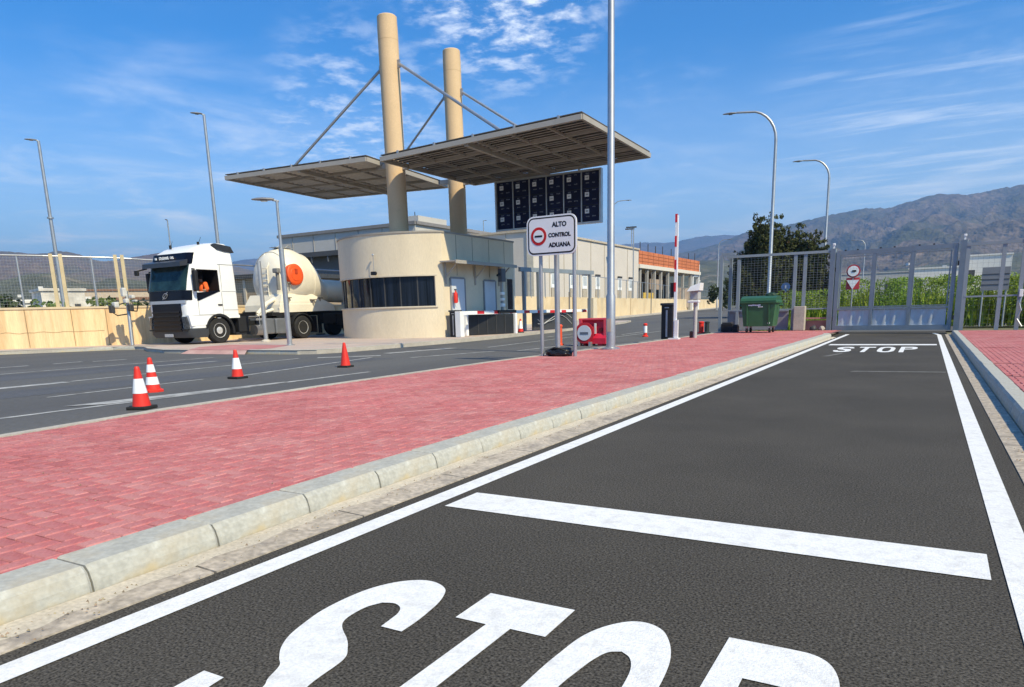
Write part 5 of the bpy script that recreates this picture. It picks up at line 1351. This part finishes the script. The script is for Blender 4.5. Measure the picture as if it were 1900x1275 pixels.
# ------------------------------------------------------------------ warehouses
WH_GREY = mat('warehouse_panel', (.50, .48, .45), .85, var=.06, scale=.4, fine=.03, fscale=5)
WH_DARK = mat('loading_bay_grey', (.10, .11, .13), .6, var=.1, scale=.6)
def blocks():
    t = thing('warehouse', 'large grey panelled warehouse behind the booth with dark loading bay', 'warehouse', (-56, 70, zt(60)))
    z = zt(60)
    w = MB().box((-55.8, 78, 5.1), (19.7, 36, 10.2)).build('wall', WH_GREY, t)
    MB().box((-55.8, 59.95, 10.25), (19.9, .3, .32)).box((-45.85, 78, 10.25), (.3, 36, .32)).build('parapet', mat('parapet_dark', (.22, .21, .21), .6), t)
    MB().box((-47.5, 63, 10.65), (3.2, 5, .7)).build('roof_unit', WH_GREY, t)
    for x in (-63.5, -60.2, -56.9, -53.6, -50.3): MB().box((x, 59.98, 8.9), (.07, .07, 2.4)).build('panel_joint', mat('joint_grey', (.34, .32, .29), .8), w)
    bay = MB().box((-56.5, 59.7, 3.9), (11.5, .8, 7.3)).build('loading_bay', WH_DARK, t)
    MB().box((-56.5, 58.9, 7.75), (12.2, 2.2, .5)).build('canopy', mat('canopy_dark', (.07, .07, .075), .6), bay)
    for k in range(5): MB().box((-61 + k * 2.4, 57.9, 7.3), (.12, .12, .8)).build('bracket', WH_DARK, bay)
    MB().tube([(-50.5, 66, 10.3), (-50.5, 66, 12.3)], .05, 5).tube([(-51.6, 66, 10.3), (-51.6, 66, 12.2)], .05, 5).tube([(-52.7, 66, 10.3), (-52.7, 66, 12.4)], .05, 5).build('roof_mast', DARKGREY, t)
    t = thing('warehouse', 'beige panelled warehouse with a row of small white windows on its long sunny side', 'warehouse', (-42, 86, zt(86)))
    w = MB().box((-41.8, 86.3, 4.85), (8.2, 32.6, 9.7)).build('wall', mat('warehouse_beige', (.60, .55, .50), .88, var=.05, scale=.35, fine=.03, fscale=6), t)
    MB().box((-41.8, 69.95, 9.72), (8.4, .25, .22)).box((-37.65, 86.3, 9.72), (.25, 32.8, .22)).build('parapet', mat('parapet_beige', (.50, .43, .34), .8), t)
    for y in (73.6, 77.4, 81.2, 85.2, 89.6, 92.2, 98.0): MB().box((-37.68, y, 4.9), (.06, .08, 9.4)).build('panel_joint', mat('joint_beige', (.42, .37, .30), .8), w)
    for x in (-44.6, -41.2): MB().box((x, 69.98, 4.9), (.08, .06, 9.4)).build('panel_joint', MATS['joint_beige'], w)
    MB().box((-38.1, 69.93, 4.9), (.8, .16, 9.5)).build('corner_strip', mat('corner_pale', (.62, .56, .46), .8), w)
    for y in (74.6, 79.6, 83.2, 87.3, 95.0, 99.2):
        f = MB().box((-37.66, y, 4.55), (.10, 1.35, 1.6)).build('window', BWHITE, t)
        MB().box((-37.60, y, 4.7), (.02, 1.05, 1.1)).build('pane', mat('pane_pale', (.50, .54, .58), .2, var=.2, scale=.8), f)
        MB().box((-37.60, y, 5.5), (.10, 1.5, .25)).build('shutter_box', DARKGREY, f)
        MB().box((-37.62, y, 2.6), (.06, 1.3, 2.2)).build('lower_panel', mat('panel_shade', (.44, .39, .32), .8), w)
    MB().lathe([(.1, 0), (.5, .25), (.72, .75), (.6, 1.2)], (-39.2, 74, 9.8), 14).build('roof_fan', WHITE, t, True)
    MB().box((-38.9, 73.6, 10.1), (.7, .7, .6)).build('roof_box', DARKGREY, t)
blocks()
def brick_building():
    t = thing('brick_building', 'unfinished building with an orange brick band over dark open bays', 'building', (-40, 119, zt(119)))
    BR = mat('orange_brick', (.55, .175, .075), .9, var=.16, scale=.6, fine=.1, fscale=4)
    MB().box((-41.0, 119, 8.62), (6.6, 32.4, 1.95)).build('brick_band', BR, t)
    J = mat('brick_joint', (.34, .12, .06), .9)
    jj = MB()
    for z in (8.1, 8.6, 9.1): jj.box((-37.68, 119, z), (.04, 32.3, .05))
    for k in range(13): jj.box((-37.68, 104.2 + k * 2.5, 8.6), (.04, .05, 1.9))
    jj.build('brick_courses', J, t)
    MB().box((-40.9, 119, 7.35), (6.9, 32.8, .55)).build('floor_beam', mat('beam_pale', (.66, .62, .55), .85, var=.06), t)
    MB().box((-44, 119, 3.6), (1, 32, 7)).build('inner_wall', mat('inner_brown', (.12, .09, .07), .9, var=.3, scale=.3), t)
    for k, y in enumerate((103.6, 106.8, 110.2, 113.4, 117, 121, 125.4, 130)): MB().box((-37.9, y, 3.7), (.42, .42, 7.2)).build('column', mat('column_grey', (.40, .38, .35), .85, var=.1), t)
    MB().box((-38.2, 127.5, 2.9), (.3, 14.5, 3.4)).build('block_wall', mat('block_brown', (.36, .28, .22), .9, var=.25, scale=.5), t)
    MB().box((-38.2, 112, 4.9), (.2, 6, 1.6)).build('block_wall', MATS['block_brown'], t)
    fr = MB().box((-38.0, 135.4, 4.4), (.5, .6, 9.2)).box((-38.0, 131.5, 4.4), (.5, .5, 7.4)).box((-38.0, 133.4, 7.0), (.5, 4, .6)).build('white_frame', WHITE, t)
    for k, y in enumerate((104, 107.5, 111, 114.5, 119, 129, 133)): MB().tube([(-38, y, 9.5), (-38, y, 10.9 - .1 * (k % 3))], .07, 5).build('rebar', DARKGREY, t)
    MB().box((-38.0, 108, 1.9), (.15, 5, 3.3)).build('yellow_sheet', mat('yellow_sheet', (.55, .38, .08), .8, var=.3, scale=.6), t)
    for l, x, y, h in (('floodlight on a thin mast above the orange brick band', -38.5, 101.8, 12.6), ('lamp mast rising in front of the end of the beige warehouse', -33.6, 89.5, 11.4)):
        m_ = thing('floodlight_mast', l, 'light mast', (x, y, zt(y)))
        MB().tube([(x, y, 0), (x, y, h)], .08, 8).build('pole', GALV, m_)
        MB().box((x - .3, y, h), (1.3, .4, .14), rz=R(10)).build('floodlight', DARKGREY, m_)
brick_building()
# low tan building between cab and tanker
t = thing('shed', 'low tan building with dark flat roof seen between cab and tanker', 'shed', (-45, 38, 0))
MB().box((-45.2, 40, 2.0), (9, 6, 4.0)).build('wall', mat('tan_wall', (.34, .26, .18), .9, var=.15, scale=.6), t)
MB().box((-45.2, 40, 4.15), (9.8, 6.6, .3)).build('roof', DARKGREY, t)
for x in (-47, -44.5): MB().box((x, 36.95, 2.6), (.25, .1, 2.6)).build('pilaster', mat('pilaster_pale', (.5, .45, .38), .8), t)

# ------------------------------------------------------------------ vegetation
def leaf_cloud(rnd, clumps, n_per, size, up=.3, squash=1.0, elong=1.0):
    """Many small leaf faces spread through lumps: (centre, radius)."""
    V = []; F = []; C = []
    for c, r in clumps:
        n = int(n_per * (r ** 2)); shade = rnd.uniform(.75, 1.2)
        for _ in range(n):
            d = Vector((rnd.gauss(0, 1), rnd.gauss(0, 1), rnd.gauss(0, 1))).normalized()
            rr_ = r * (rnd.random() ** .35) * (1 + .25 * noise.noise(d * 2.2 + Vector(c)))
            p = Vector(c) + Vector((d.x, d.y, d.z * squash)) * rr_
            nrm = (d + Vector((rnd.gauss(0, .5), rnd.gauss(0, .5), up + rnd.gauss(0, .5)))).normalized()
            a = nrm.cross(Vector((rnd.gauss(0, 1), rnd.gauss(0, 1), rnd.gauss(0, 1)))).normalized(); b = nrm.cross(a)
            s = size * rnd.uniform(.6, 1.3); k = len(V)
            V += [tuple(p - a * s * .5), tuple(p + b * s * elong * .6), tuple(p + a * s * .5), tuple(p - b * s * elong * .6)]
            F.append((k, k + 1, k + 2, k + 3))
            q = shade * rnd.uniform(.7, 1.3); C += [(q * rnd.uniform(.9, 1.2), q, q * .9)] * 4
    return V, F, C
def leafmat(name, col):
    m = mat(name, col, .65, var=.2, scale=.8, attr='tint', spec=.25)
    nt = m.node_tree; b = nt.nodes['Principled BSDF']
    tr = nt.nodes.new('ShaderNodeBsdfTranslucent'); mx = nt.nodes.new('ShaderNodeMixShader'); mx.inputs[0].default_value = .22
    src = b.inputs['Base Color'].links[0].from_socket
    nt.links.new(src, tr.inputs['Color'])
    out = [n for n in nt.nodes if n.type == 'OUTPUT_MATERIAL'][0]
    nt.links.new(b.outputs[0], mx.inputs[1]); nt.links.new(tr.outputs[0], mx.inputs[2]); nt.links.new(mx.outputs[0], out.inputs[0])
    return m
L_CON = leafmat('conifer_leaf', (.058, .070, .024))
L_SHR = leafmat('shrub_leaf', (.13, .19, .05))
L_REED = leafmat('reed_leaf', (.20, .32, .055))
L_DRK = leafmat('dark_leaf', (.035, .055, .022))
BARK = mat('bark', (.10, .07, .05), .95, var=.3, scale=3, bump=.5, bscale=12)
def plant(name, label, cat, base, clumps, n_per, size, m, trunk=None, group=None, seed=1, squash=1., elong=1., up=.3):
    rnd = random.Random(seed)
    t = thing(name, label, cat, base, group=group)
    V, F, C = leaf_cloud(rnd, clumps, n_per, size, up, squash, elong)
    raw('crown', V, F, m, t, C)
    if trunk:
        h, r = trunk; mb = MB(); mb.tube([(0, 0, -.3), (.05, 0, h * .4), (0, .05, h * .75), (0, 0, h)], [r, r * .8, r * .5, r * .15], 10)
        for c, rr_ in clumps[::4]:
            z = max(.3, min(h * .9, c[2] - .35 * math.hypot(c[0], c[1])))
            mb.tube([(0, 0, z), ((c[0]) * .55, c[1] * .55, (z + c[2]) / 2 + .1), (c[0] * .9, c[1] * .9, c[2])], [r * .35, r * .22, r * .08], 6)
        mb.build('trunk', BARK, t, True, off=(0, 0, 0))
    return t
def conifer_clumps(rnd, H, W, z0, lobes, lr):
    out = []
    for i in range(lobes):
        f = rnd.random() ** .8; z = z0 + (H - z0) * f
        wr = W * (1 - f * .72) * (.85 if f < .12 else 1)
        a = rnd.uniform(0, 6.28); q = wr * math.sqrt(rnd.uniform(.15, 1))
        out.append(((q * math.cos(a), q * math.sin(a), z), lr * rnd.uniform(.7, 1.25)))
    return out
def upsweep(rnd, H, W, z0, n):
    """Upturned foliage plumes: rows of clumps that curve outward and up."""
    out = []
    for i in range(n):
        a = rnd.uniform(0, 6.28); f = rnd.random(); zb = z0 + (H * .70 - z0) * f
        reach = W * (1 - .62 * f) * rnd.uniform(.5, 1.0); rise = rnd.uniform(1.0, 1.9) * (1 + .35 * f)
        for k in range(7):
            s = (k + .5) / 6.5
            x = reach * math.sin(s * 1.45); z = zb + rise * s ** 2.1
            out.append(((x * math.cos(a), x * math.sin(a), min(z, H)), (.54 - .36 * s) * rnd.uniform(.85, 1.2)))
    for k in range(10): out.append((( rnd.gauss(0, W * .18), rnd.gauss(0, W * .18), z0 + (H - z0) * (k + .5) / 10), .55 * (1.1 - k / 14)))
    return out
r1 = random.Random(21)
plant('conifer_tree', 'tallest dark green conifer with upturned plumes behind the fence', 'tree', (-11.4, 59, zt(59)), upsweep(r1, 8.0, 3.2, .7, 110), 620, .11, L_CON, (7.2, .22), 'conifers along the access road', 1, elong=1.6)
plant('conifer_tree', 'shorter pointed conifer right of the tallest one, in the gap between two lamp posts', 'tree', (-9.5, 60.5, zt(60)), upsweep(r1, 6.9, 2.5, .5, 84), 620, .11, L_CON, (5.8, .18), 'conifers along the access road', 2, elong=1.6)
plant('conifer_tree', 'third conifer with a ragged top beside the second lamp pole', 'tree', (-7.9, 60, zt(60)), upsweep(r1, 6.2, 2.2, .5, 72), 620, .11, L_CON, (5.2, .16), 'conifers along the access road', 3, elong=1.6)
plant('conifer_tree', 'low dark conifer at the left foot of the tall one', 'tree', (-13.1, 61, zt(62)), upsweep(r1, 5.9, 2.2, .4, 70), 620, .11, L_CON, (5.3, .16), 'conifers along the access road', 4, elong=1.6)
def bush(label, x, y, z, w, h, m, seed, n=16, group=None, name='shrub', size=.22, npr=150, sc=.32):
    r_ = random.Random(seed); cl = []
    for i in range(n):
        a = r_.uniform(0, 6.28); q = w * math.sqrt(r_.random()); f = r_.random()
        cl.append(((q * math.cos(a), q * math.sin(a), h * (.18 + .72 * f * (1 - .4 * q / w))), sc * min(w, h) * r_.uniform(.8, 1.3)))
    return plant(name, label, 'shrub', (x, y, z), cl, npr, size, m, (h * .5, .06), group, seed, elong=1.4)
bush('round green tree right of the brick building', -27.5, 112, zt(112), 2.2, 5.4, L_DRK, 31, 22, size=.4, npr=40)
for i, (x, y, w, h, lab, m) in enumerate(((-37.0, 19.4, 1.0, 3.3, 'bright green bush above the ochre wall left of the paired pillars', L_SHR), (-35.2, 21.2, 1.4, 2.7, 'low green bush above the ochre wall right of the paired pillars', L_SHR), (-33.9, 22.6, 1.1, 2.7, 'dark bush behind the ochre wall near the truck', L_DRK), (-38.4, 17.3, 1.6, 2.7, 'dull bush behind the ochre wall at the left edge', L_DRK), (-35.4, 23.2, 1.2, 2.9, 'green bush beside the signal pole behind the wall', L_SHR), (-41.5, 19.6, 1.7, 2.9, 'dark shrub among the white sheds on the left', L_DRK))):
    bush(lab, x, y, 0, w, h, m, 50 + i, 14)
# reeds and grass beyond the gate: one uncountable mass
def reeds():
    rnd = random.Random(9); V = []; F = []; C = []
    def blade(x, y, z, h, bend, w, col):
        a = rnd.uniform(0, 6.28); dx, dy = math.cos(a), math.sin(a); px_, py_ = -dy * w, dx * w
        k = len(V); pts = ((0, 1.), (.55, .9), (1, .1))
        for s, ww in pts:
            cx = x + dx * bend * s * s; cy = y + dy * bend * s * s; cz = z + h * s * (1 - .25 * bend / max(h, .1) * s)
            V.append((cx - px_ * ww, cy - py_ * ww, cz)); V.append((cx + px_ * ww, cy + py_ * ww, cz)); C.append(col); C.append(col)
        F.append((k, k + 1, k + 3, k + 2)); F.append((k + 2, k + 3, k + 5, k + 4))
    for i in range(3500):
        x = rnd.uniform(-6.5, 12); y = 34.5 + 7.5 * rnd.random() ** 1.2
        if x < -2.6 and y < 36.5: continue
        top = 1.75 + .45 * noise.noise((x * .45, y * .3, 0)) + .25 * noise.noise((x * 1.5, y, 3))
        if x < -4: top *= .75
        q = (1.0 + .45 * noise.noise((x * .7, y * .5, 7))) * rnd.uniform(.7, 1.3)
        yel = max(0, .5 + noise.noise((x * .5, y * .4, 12)))
        h = top * rnd.uniform(.55, 1.05)
        blade(x, y, zt(y) - .02, h, rnd.uniform(.1, .7), rnd.uniform(.02, .05), (q * (1 + .35 * yel), q, q * (.8 - .3 * yel)))
    for i in range(95000):
        x = rnd.uniform(-6.5, 12); y = 34.3 + 7.0 * rnd.random() ** 1.3
        if x < -2.6 and y < 36.5: continue
        lump = noise.noise((x * .8, y * .6, 21)) + .5 * noise.noise((x * 2.1, y * 1.7, 5))
        top = (1.95 + .35 * noise.noise((x * .45, y * .3, 0)) + .30 * lump) * (.78 if x < -4 else 1)
        z = top * (1 - rnd.random() ** 1.4 * .95)
        if noise.noise((x * 1.3, z * 1.6, y * .9)) < -.12: continue
        a = Vector((rnd.gauss(0, 1), rnd.gauss(0, 1), rnd.gauss(.3, .8))).normalized(); b = a.cross(Vector((rnd.gauss(0, 1), rnd.gauss(0, 1), rnd.gauss(0, 1)))).normalized()
        s = rnd.uniform(.035, .085); p = Vector((x, y, zt(y) + max(.05, z))); k = len(V)
        V += [tuple(p - a * s), tuple(p + b * s * .35), tuple(p + a * s), tuple(p - b * s * .35)]; F.append((k, k + 1, k + 2, k + 3))
        yel = max(0, .35 + noise.noise((x * .5, y * .4, 12))); q = (.85 + .4 * lump) * rnd.uniform(.65, 1.3)
        C += [(q * (1 + .35 * yel), q, q * (.8 - .3 * yel))] * 4
    stuff(raw('reed_bed', V, F, L_REED, None, C))
reeds()
bpy.data.objects['reed_bed']['label'] = 'bright green and yellowish reeds growing beyond the gate and right fence'
bpy.data.objects['reed_bed']['category'] = 'reeds'
def grass():
    rnd = random.Random(19); V = []; F = []; C = []
    for i in range(9000):
        y = rnd.uniform(30, 58); x = rnd.uniform(-5.9 - .12 * (y - 29), -3.5)
        h = rnd.uniform(.12, .5); a = rnd.uniform(0, 6.28); w = .03; k = len(V); q = rnd.uniform(.6, 1.2)
        V += [(x - w * math.cos(a), y - w * math.sin(a), zt(y) - .03), (x + w * math.cos(a), y + w * math.sin(a), zt(y) - .03), (x + rnd.gauss(0, .1), y + rnd.gauss(0, .1), zt(y) + h)]
        F.append((k, k + 1, k + 2)); C += [(q * 1.1, q, q * .7)] * 3
    o = stuff(raw('verge_grass', V, F, L_REED, None, C)); o['label'] = 'green verge grass under the conifers beyond the fence'; o['category'] = 'grass'
    V, F = strip(lambda y: -6.35 - .12 * (y - 29), lambda y: -3.25, [29.3, 35, 45, 60], -.012)
    struct(raw('verge', V, F, mat('verge_earth', (.12, .13, .05), .95, var=.3, scale=.6)))
grass()
# dark hedge mass far left, olive slopes
# ------------------------------------------------------------------ far buildings and hills
def house(label, x, y, z, w, d, h, rz, m, group='small far buildings', roof=None):
    t = thing('house', label, 'house', (x, y, z), rz, group)
    MB().box((0, 0, h / 2 - .5), (w, d, h + 1)).build('wall', m, t, off=(0, 0, 0))
    MB().box((0, 0, h + .08), (w + .3, d + .3, .25)).build('roof', roof or m, t, off=(0, 0, 0))
    win = MB()
    for k in (-.3, .3): win.box((k * w, -d / 2 - .02, h * .55), (w * .14, .06, h * .3))
    win.build('window', DARKGREY, t, off=(0, 0, 0))
    return t
HW = mat('far_white', (.74, .72, .68), .8, var=.05); HT = mat('far_tan', (.52, .42, .32), .85, var=.1); RB = mat('far_roof_brown', (.22, .12, .08), .9)
HP = mat('far_pale_stone', (.60, .56, .50), .9, var=.3, scale=.8)
def pol(az, r): return r * math.sin(R(az)), r * math.cos(R(az))
for i, (az, r, w, d, h, m, lab) in enumerate(((-64.6, 88, 4, 6, 3.2, HW, 'white hut seen through the fence at the left edge'), (-63.6, 95, 5, 6, 2.7, HP, 'low stone coloured hut right of the white hut at the left edge'), (-62.9, 92, 5, 6, 3.4, HW, 'white shed behind the second fence post from the left'), (-62.1, 84, 3.6, 5, 4.2, HP, 'tall pale stone block behind the fence left of the paired pillars'), (-61.5, 90, 3.2, 5, 3.6, HW, 'narrow white house next to the tall pale stone block'), (-59.9, 92, 4.5, 6, 2.9, HW, 'white building right of the paired pillars behind the fence'), (-58.9, 96, 5, 6, 3.3, HW, 'white building under the brown barn roof'), (-57.9, 86, 4, 5, 3.0, HW, 'white building behind the signal pole'), (-56.6, 80, 6, 5, 3.2, HT, 'pale tan building just left of the truck cab'))):
    x, y = pol(az, r); house(lab, x, y, 0, w, d, h, R(-az) + .3 * math.sin(i * 2.3), m, roof=RB if i in (1, 8) else None)
x, y = pol(-58.6, 110); house('long dark brown roofed barn behind the white buildings', x, y, 0, 16, 8, 5.1, R(58), HT, roof=RB)
for az, r, w, d, h, m, lab in ((.3, 150, 8, 14, 5.9, HW, 'long low white building above the reeds seen through the gate'), (3.2, 152, 7, 10, 7.8, HW, 'taller white building above the reeds right of the gate'), (-4.2, 200, 22, 10, 7.4, mat('far_grey', (.40, .40, .40), .85, var=.1), 'low grey building beyond the reeds seen through the gate')):
    x, y = pol(az, r); house(lab, x, y, zt(150), w, d, h, R(-az), m)
def dark_car():
    x, y = pol(-2.9, 150); z = zt(150) + 3.8
dark_car()

def hill(name, tab, r0, r1, m, seed, spur=.35, nr=70, na=220, fs=1 / 420., back=1.3, label=None):
    a0_, a1_ = tab[0][0], tab[-1][0]; f = lerp_tab(tab); V = []; F = []
    def el(a):
        return (f(a - .25) + 2 * f(a) + f(a + .25)) / 4
    rr_ = [r0 + (r1 - r0) * (k / nr) ** 1.15 for k in range(nr + 1)] + [r1 * 1.08, r1 * back]
    for i in range(na + 1):
        a = a0_ + (a1_ - a0_) * i / na
        e = math.tan(R(el(a))) * r1
        edge = smooth(min((a - a0_), (a1_ - a)) / 3.0 + .02)
        for j, r in enumerate(rr_):
            x, y = pol(a, r)
            if r <= r1:
                t = (r - r0) / (r1 - r0)
                n1 = noise.hetero_terrain(Vector((x * fs, y * fs, seed)), .9, 2.1, 6, .7) 
                n2 = 1 - abs(noise.noise(Vector((x * fs * 1.3 + 5, y * fs * 1.3, seed + 3)))) * 2
                n3 = 1 - abs(noise.noise(Vector((x * fs * 3.1 + 9, y * fs * 3.1, seed + 8)))) * 2
                h = e * (t ** 1.2) * (1 - spur * math.sin(math.pi * t) ** .8 * (1 - (.62 * n2 + .38 * n3)))
                h += e * .035 * (n1 - .6) * math.sin(math.pi * min(1, t))
                if j == nr: h = e * (1 + .012 * noise.noise(Vector((a * 3.1, seed, 1))) + .006 * noise.noise(Vector((a * 9.7, seed, 4))))
            else: h = e * (.9 if j == nr + 1 else .3)
            V.append((x, y, 1 + h * edge - (4 if j == 0 else 0) * 1.0))
    n = len(rr_)
    for i in range(na):
        for j in range(n - 1): F.append((i * n + j, i * n + j + 1, (i + 1) * n + j + 1, (i + 1) * n + j))
    o = raw(name, V, F, m)
    for p in o.data.polygons: p.use_smooth = True
    struct(o); return o
MTN = mat('mountain_scrub', (.125, .092, .070), .95, var=.35, scale=.006, fine=.5, fscale=.03, detail=8, bump=1.0, bscale=.009, bdist=70, dirt=(.045, .055, .028), dscale=.004, dlo=.42, dhi=.62, damt=.85)
MTN2 = mat('hill_scrub', (.15, .105, .075), .95, var=.3, scale=.006, fine=.25, fscale=.05, detail=8, bump=.8, bscale=.014, bdist=25, dirt=(.06, .065, .035), dscale=.006, dlo=.45, dhi=.65, damt=.8)
OLV = mat('olive_slope', (.075, .080, .048), .95, var=.4, scale=.03, fine=.3, fscale=.3, detail=8, dirt=(.30, .24, .18), dscale=.02, dlo=.54, dhi=.70, damt=.8)
hill('mountain', [(-30, 1.2), (-24, 2.6), (-20, 3.4), (-17.3, 4.1), (-16.6, 4.22), (-14.4, 4.65), (-12.3, 5.44), (-9.5, 5.77), (-6.6, 6.26), (-4.3, 6.53), (-3.0, 6.40), (-1.0, 6.88), (.2, 7.08), (1.8, 6.85), (4.7, 7.15), (8, 7.3), (14, 7.2), (22, 7.0), (32, 7.0), (44, 5.0)], 1100, 4200, MTN, 2.3, spur=.62, na=420, nr=120)
hill('far_ridge', [(-54, 3.0), (-51, 4.2), (-49.2, 4.45), (-47, 4.2), (-42, 4.4), (-36, 4.6), (-30, 4.7), (-22.5, 4.95), (-19.8, 5.05), (-17.7, 4.95), (-15.4, 5.33), (-14.2, 5.3), (-11, 5.2), (-6, 4.8), (2, 4.0)], 4600, 7600, MTN, 7.7, spur=.3, nr=30, na=160, fs=1 / 900.)
hill('hills', [(-98, 4.0), (-85, 4.6), (-75, 4.9), (-68, 4.9), (-64.9, 4.68), (-64.0, 4.68), (-63.3, 4.57), (-62.6, 4.60), (-61.5, 4.82), (-60.6, 4.64), (-60.0, 4.36), (-59.3, 4.14), (-58.6, 4.22), (-57.8, 4.37), (-56.7, 4.58), (-55, 4.9), (-53, 4.6), (-51, 3.9), (-49, 3.4), (-46, 3.0), (-40, 2.0)], 700, 2600, MTN2, 4.1, spur=.45, na=260, nr=70, fs=1 / 260.)
hill('green_slope', [(-95, 1.5), (-84, 2.6), (-75, 2.9), (-67, 2.8), (-65.1, 2.85), (-63.3, 3.35), (-61.8, 3.3), (-60.7, 2.9), (-59.7, 2.75), (-59.0, 3.1), (-57.1, 2.9), (-54, 2.4), (-48, 1.2)], 240, 620, OLV, 6.2, spur=.3, na=130, nr=40, fs=1 / 70.)
hill('foothill', [(-32, 1.5), (-26, 2.4), (-20, 3.0), (-17.3, 3.3), (-15.5, 3.55), (-13.8, 3.5), (-11, 2.9), (-8, 2.3), (-4, 2.1), (0, 2.5), (5, 3.0), (10, 3.2), (16, 3.0), (24, 1.5)], 500, 1500, OLV, 9.4, spur=.35, na=240, nr=60, fs=1 / 150.)
# small white houses scattered over the lower slopes
def slope_houses():
    rnd = random.Random(77)
    proto = thing('house', 'tiny white house on the far hillside above the fences', 'house', (0, 0, 0), 0, 'tiny white houses on the hillsides')
    MB().box((0, 0, 2), (9, 7, 6)).build('wall', HW, proto, off=(0, 0, 0))
    bpy.context.view_layer.update()
    dg = bpy.context.evaluated_depsgraph_get()
    spots = [(-64.2, 420), (-63.0, 480), (-61.2, 450), (-60.3, 500), (-58.9, 430), (-62.2, 380), (-15.6, 1000), (-7.0, 1100), (-5.2, 1250), (-3.6, 950), (-2.2, 1300), (-.6, 1150), (.8, 1350), (2.4, 1200), (3.4, 1000), (-1.4, 1900), (1.5, 2300), (-4.4, 2100)]
    first = True
    for a, r in spots:
        x, y = pol(a, r)
        hit, loc, nrm, idx, ob, mm = scene.ray_cast(dg, Vector((x, y, 900)), Vector((0, 0, -1)))
        if not hit: continue
        o = proto if first else copy_tree(proto); first = False
        o.location = (x, y, loc.z); o.rotation_euler = (0, 0, rnd.uniform(0, 3)); s = r / 2000; o.scale = (s, s, s)
slope_houses()

# ------------------------------------------------------------------ haze: one even body of air round everything
def haze():
    o = MB().box((0, 0, 345 - 2), (19600, 19600, 692)).build('haze', None)
    m = bpy.data.materials.new('haze_air'); m.use_nodes = True; nt = m.node_tree; nt.nodes.clear()
    out = nt.nodes.new('ShaderNodeOutputMaterial'); v = nt.nodes.new('ShaderNodeVolumePrincipled')
    v.inputs['Color'].default_value = (.36, .60, 1.0, 1); v.inputs['Density'].default_value = .00019
    v.inputs['Anisotropy'].default_value = .2
    nt.links.new(v.outputs[0], out.inputs['Volume'])
    o.data.materials.append(m); stuff(o)
haze()
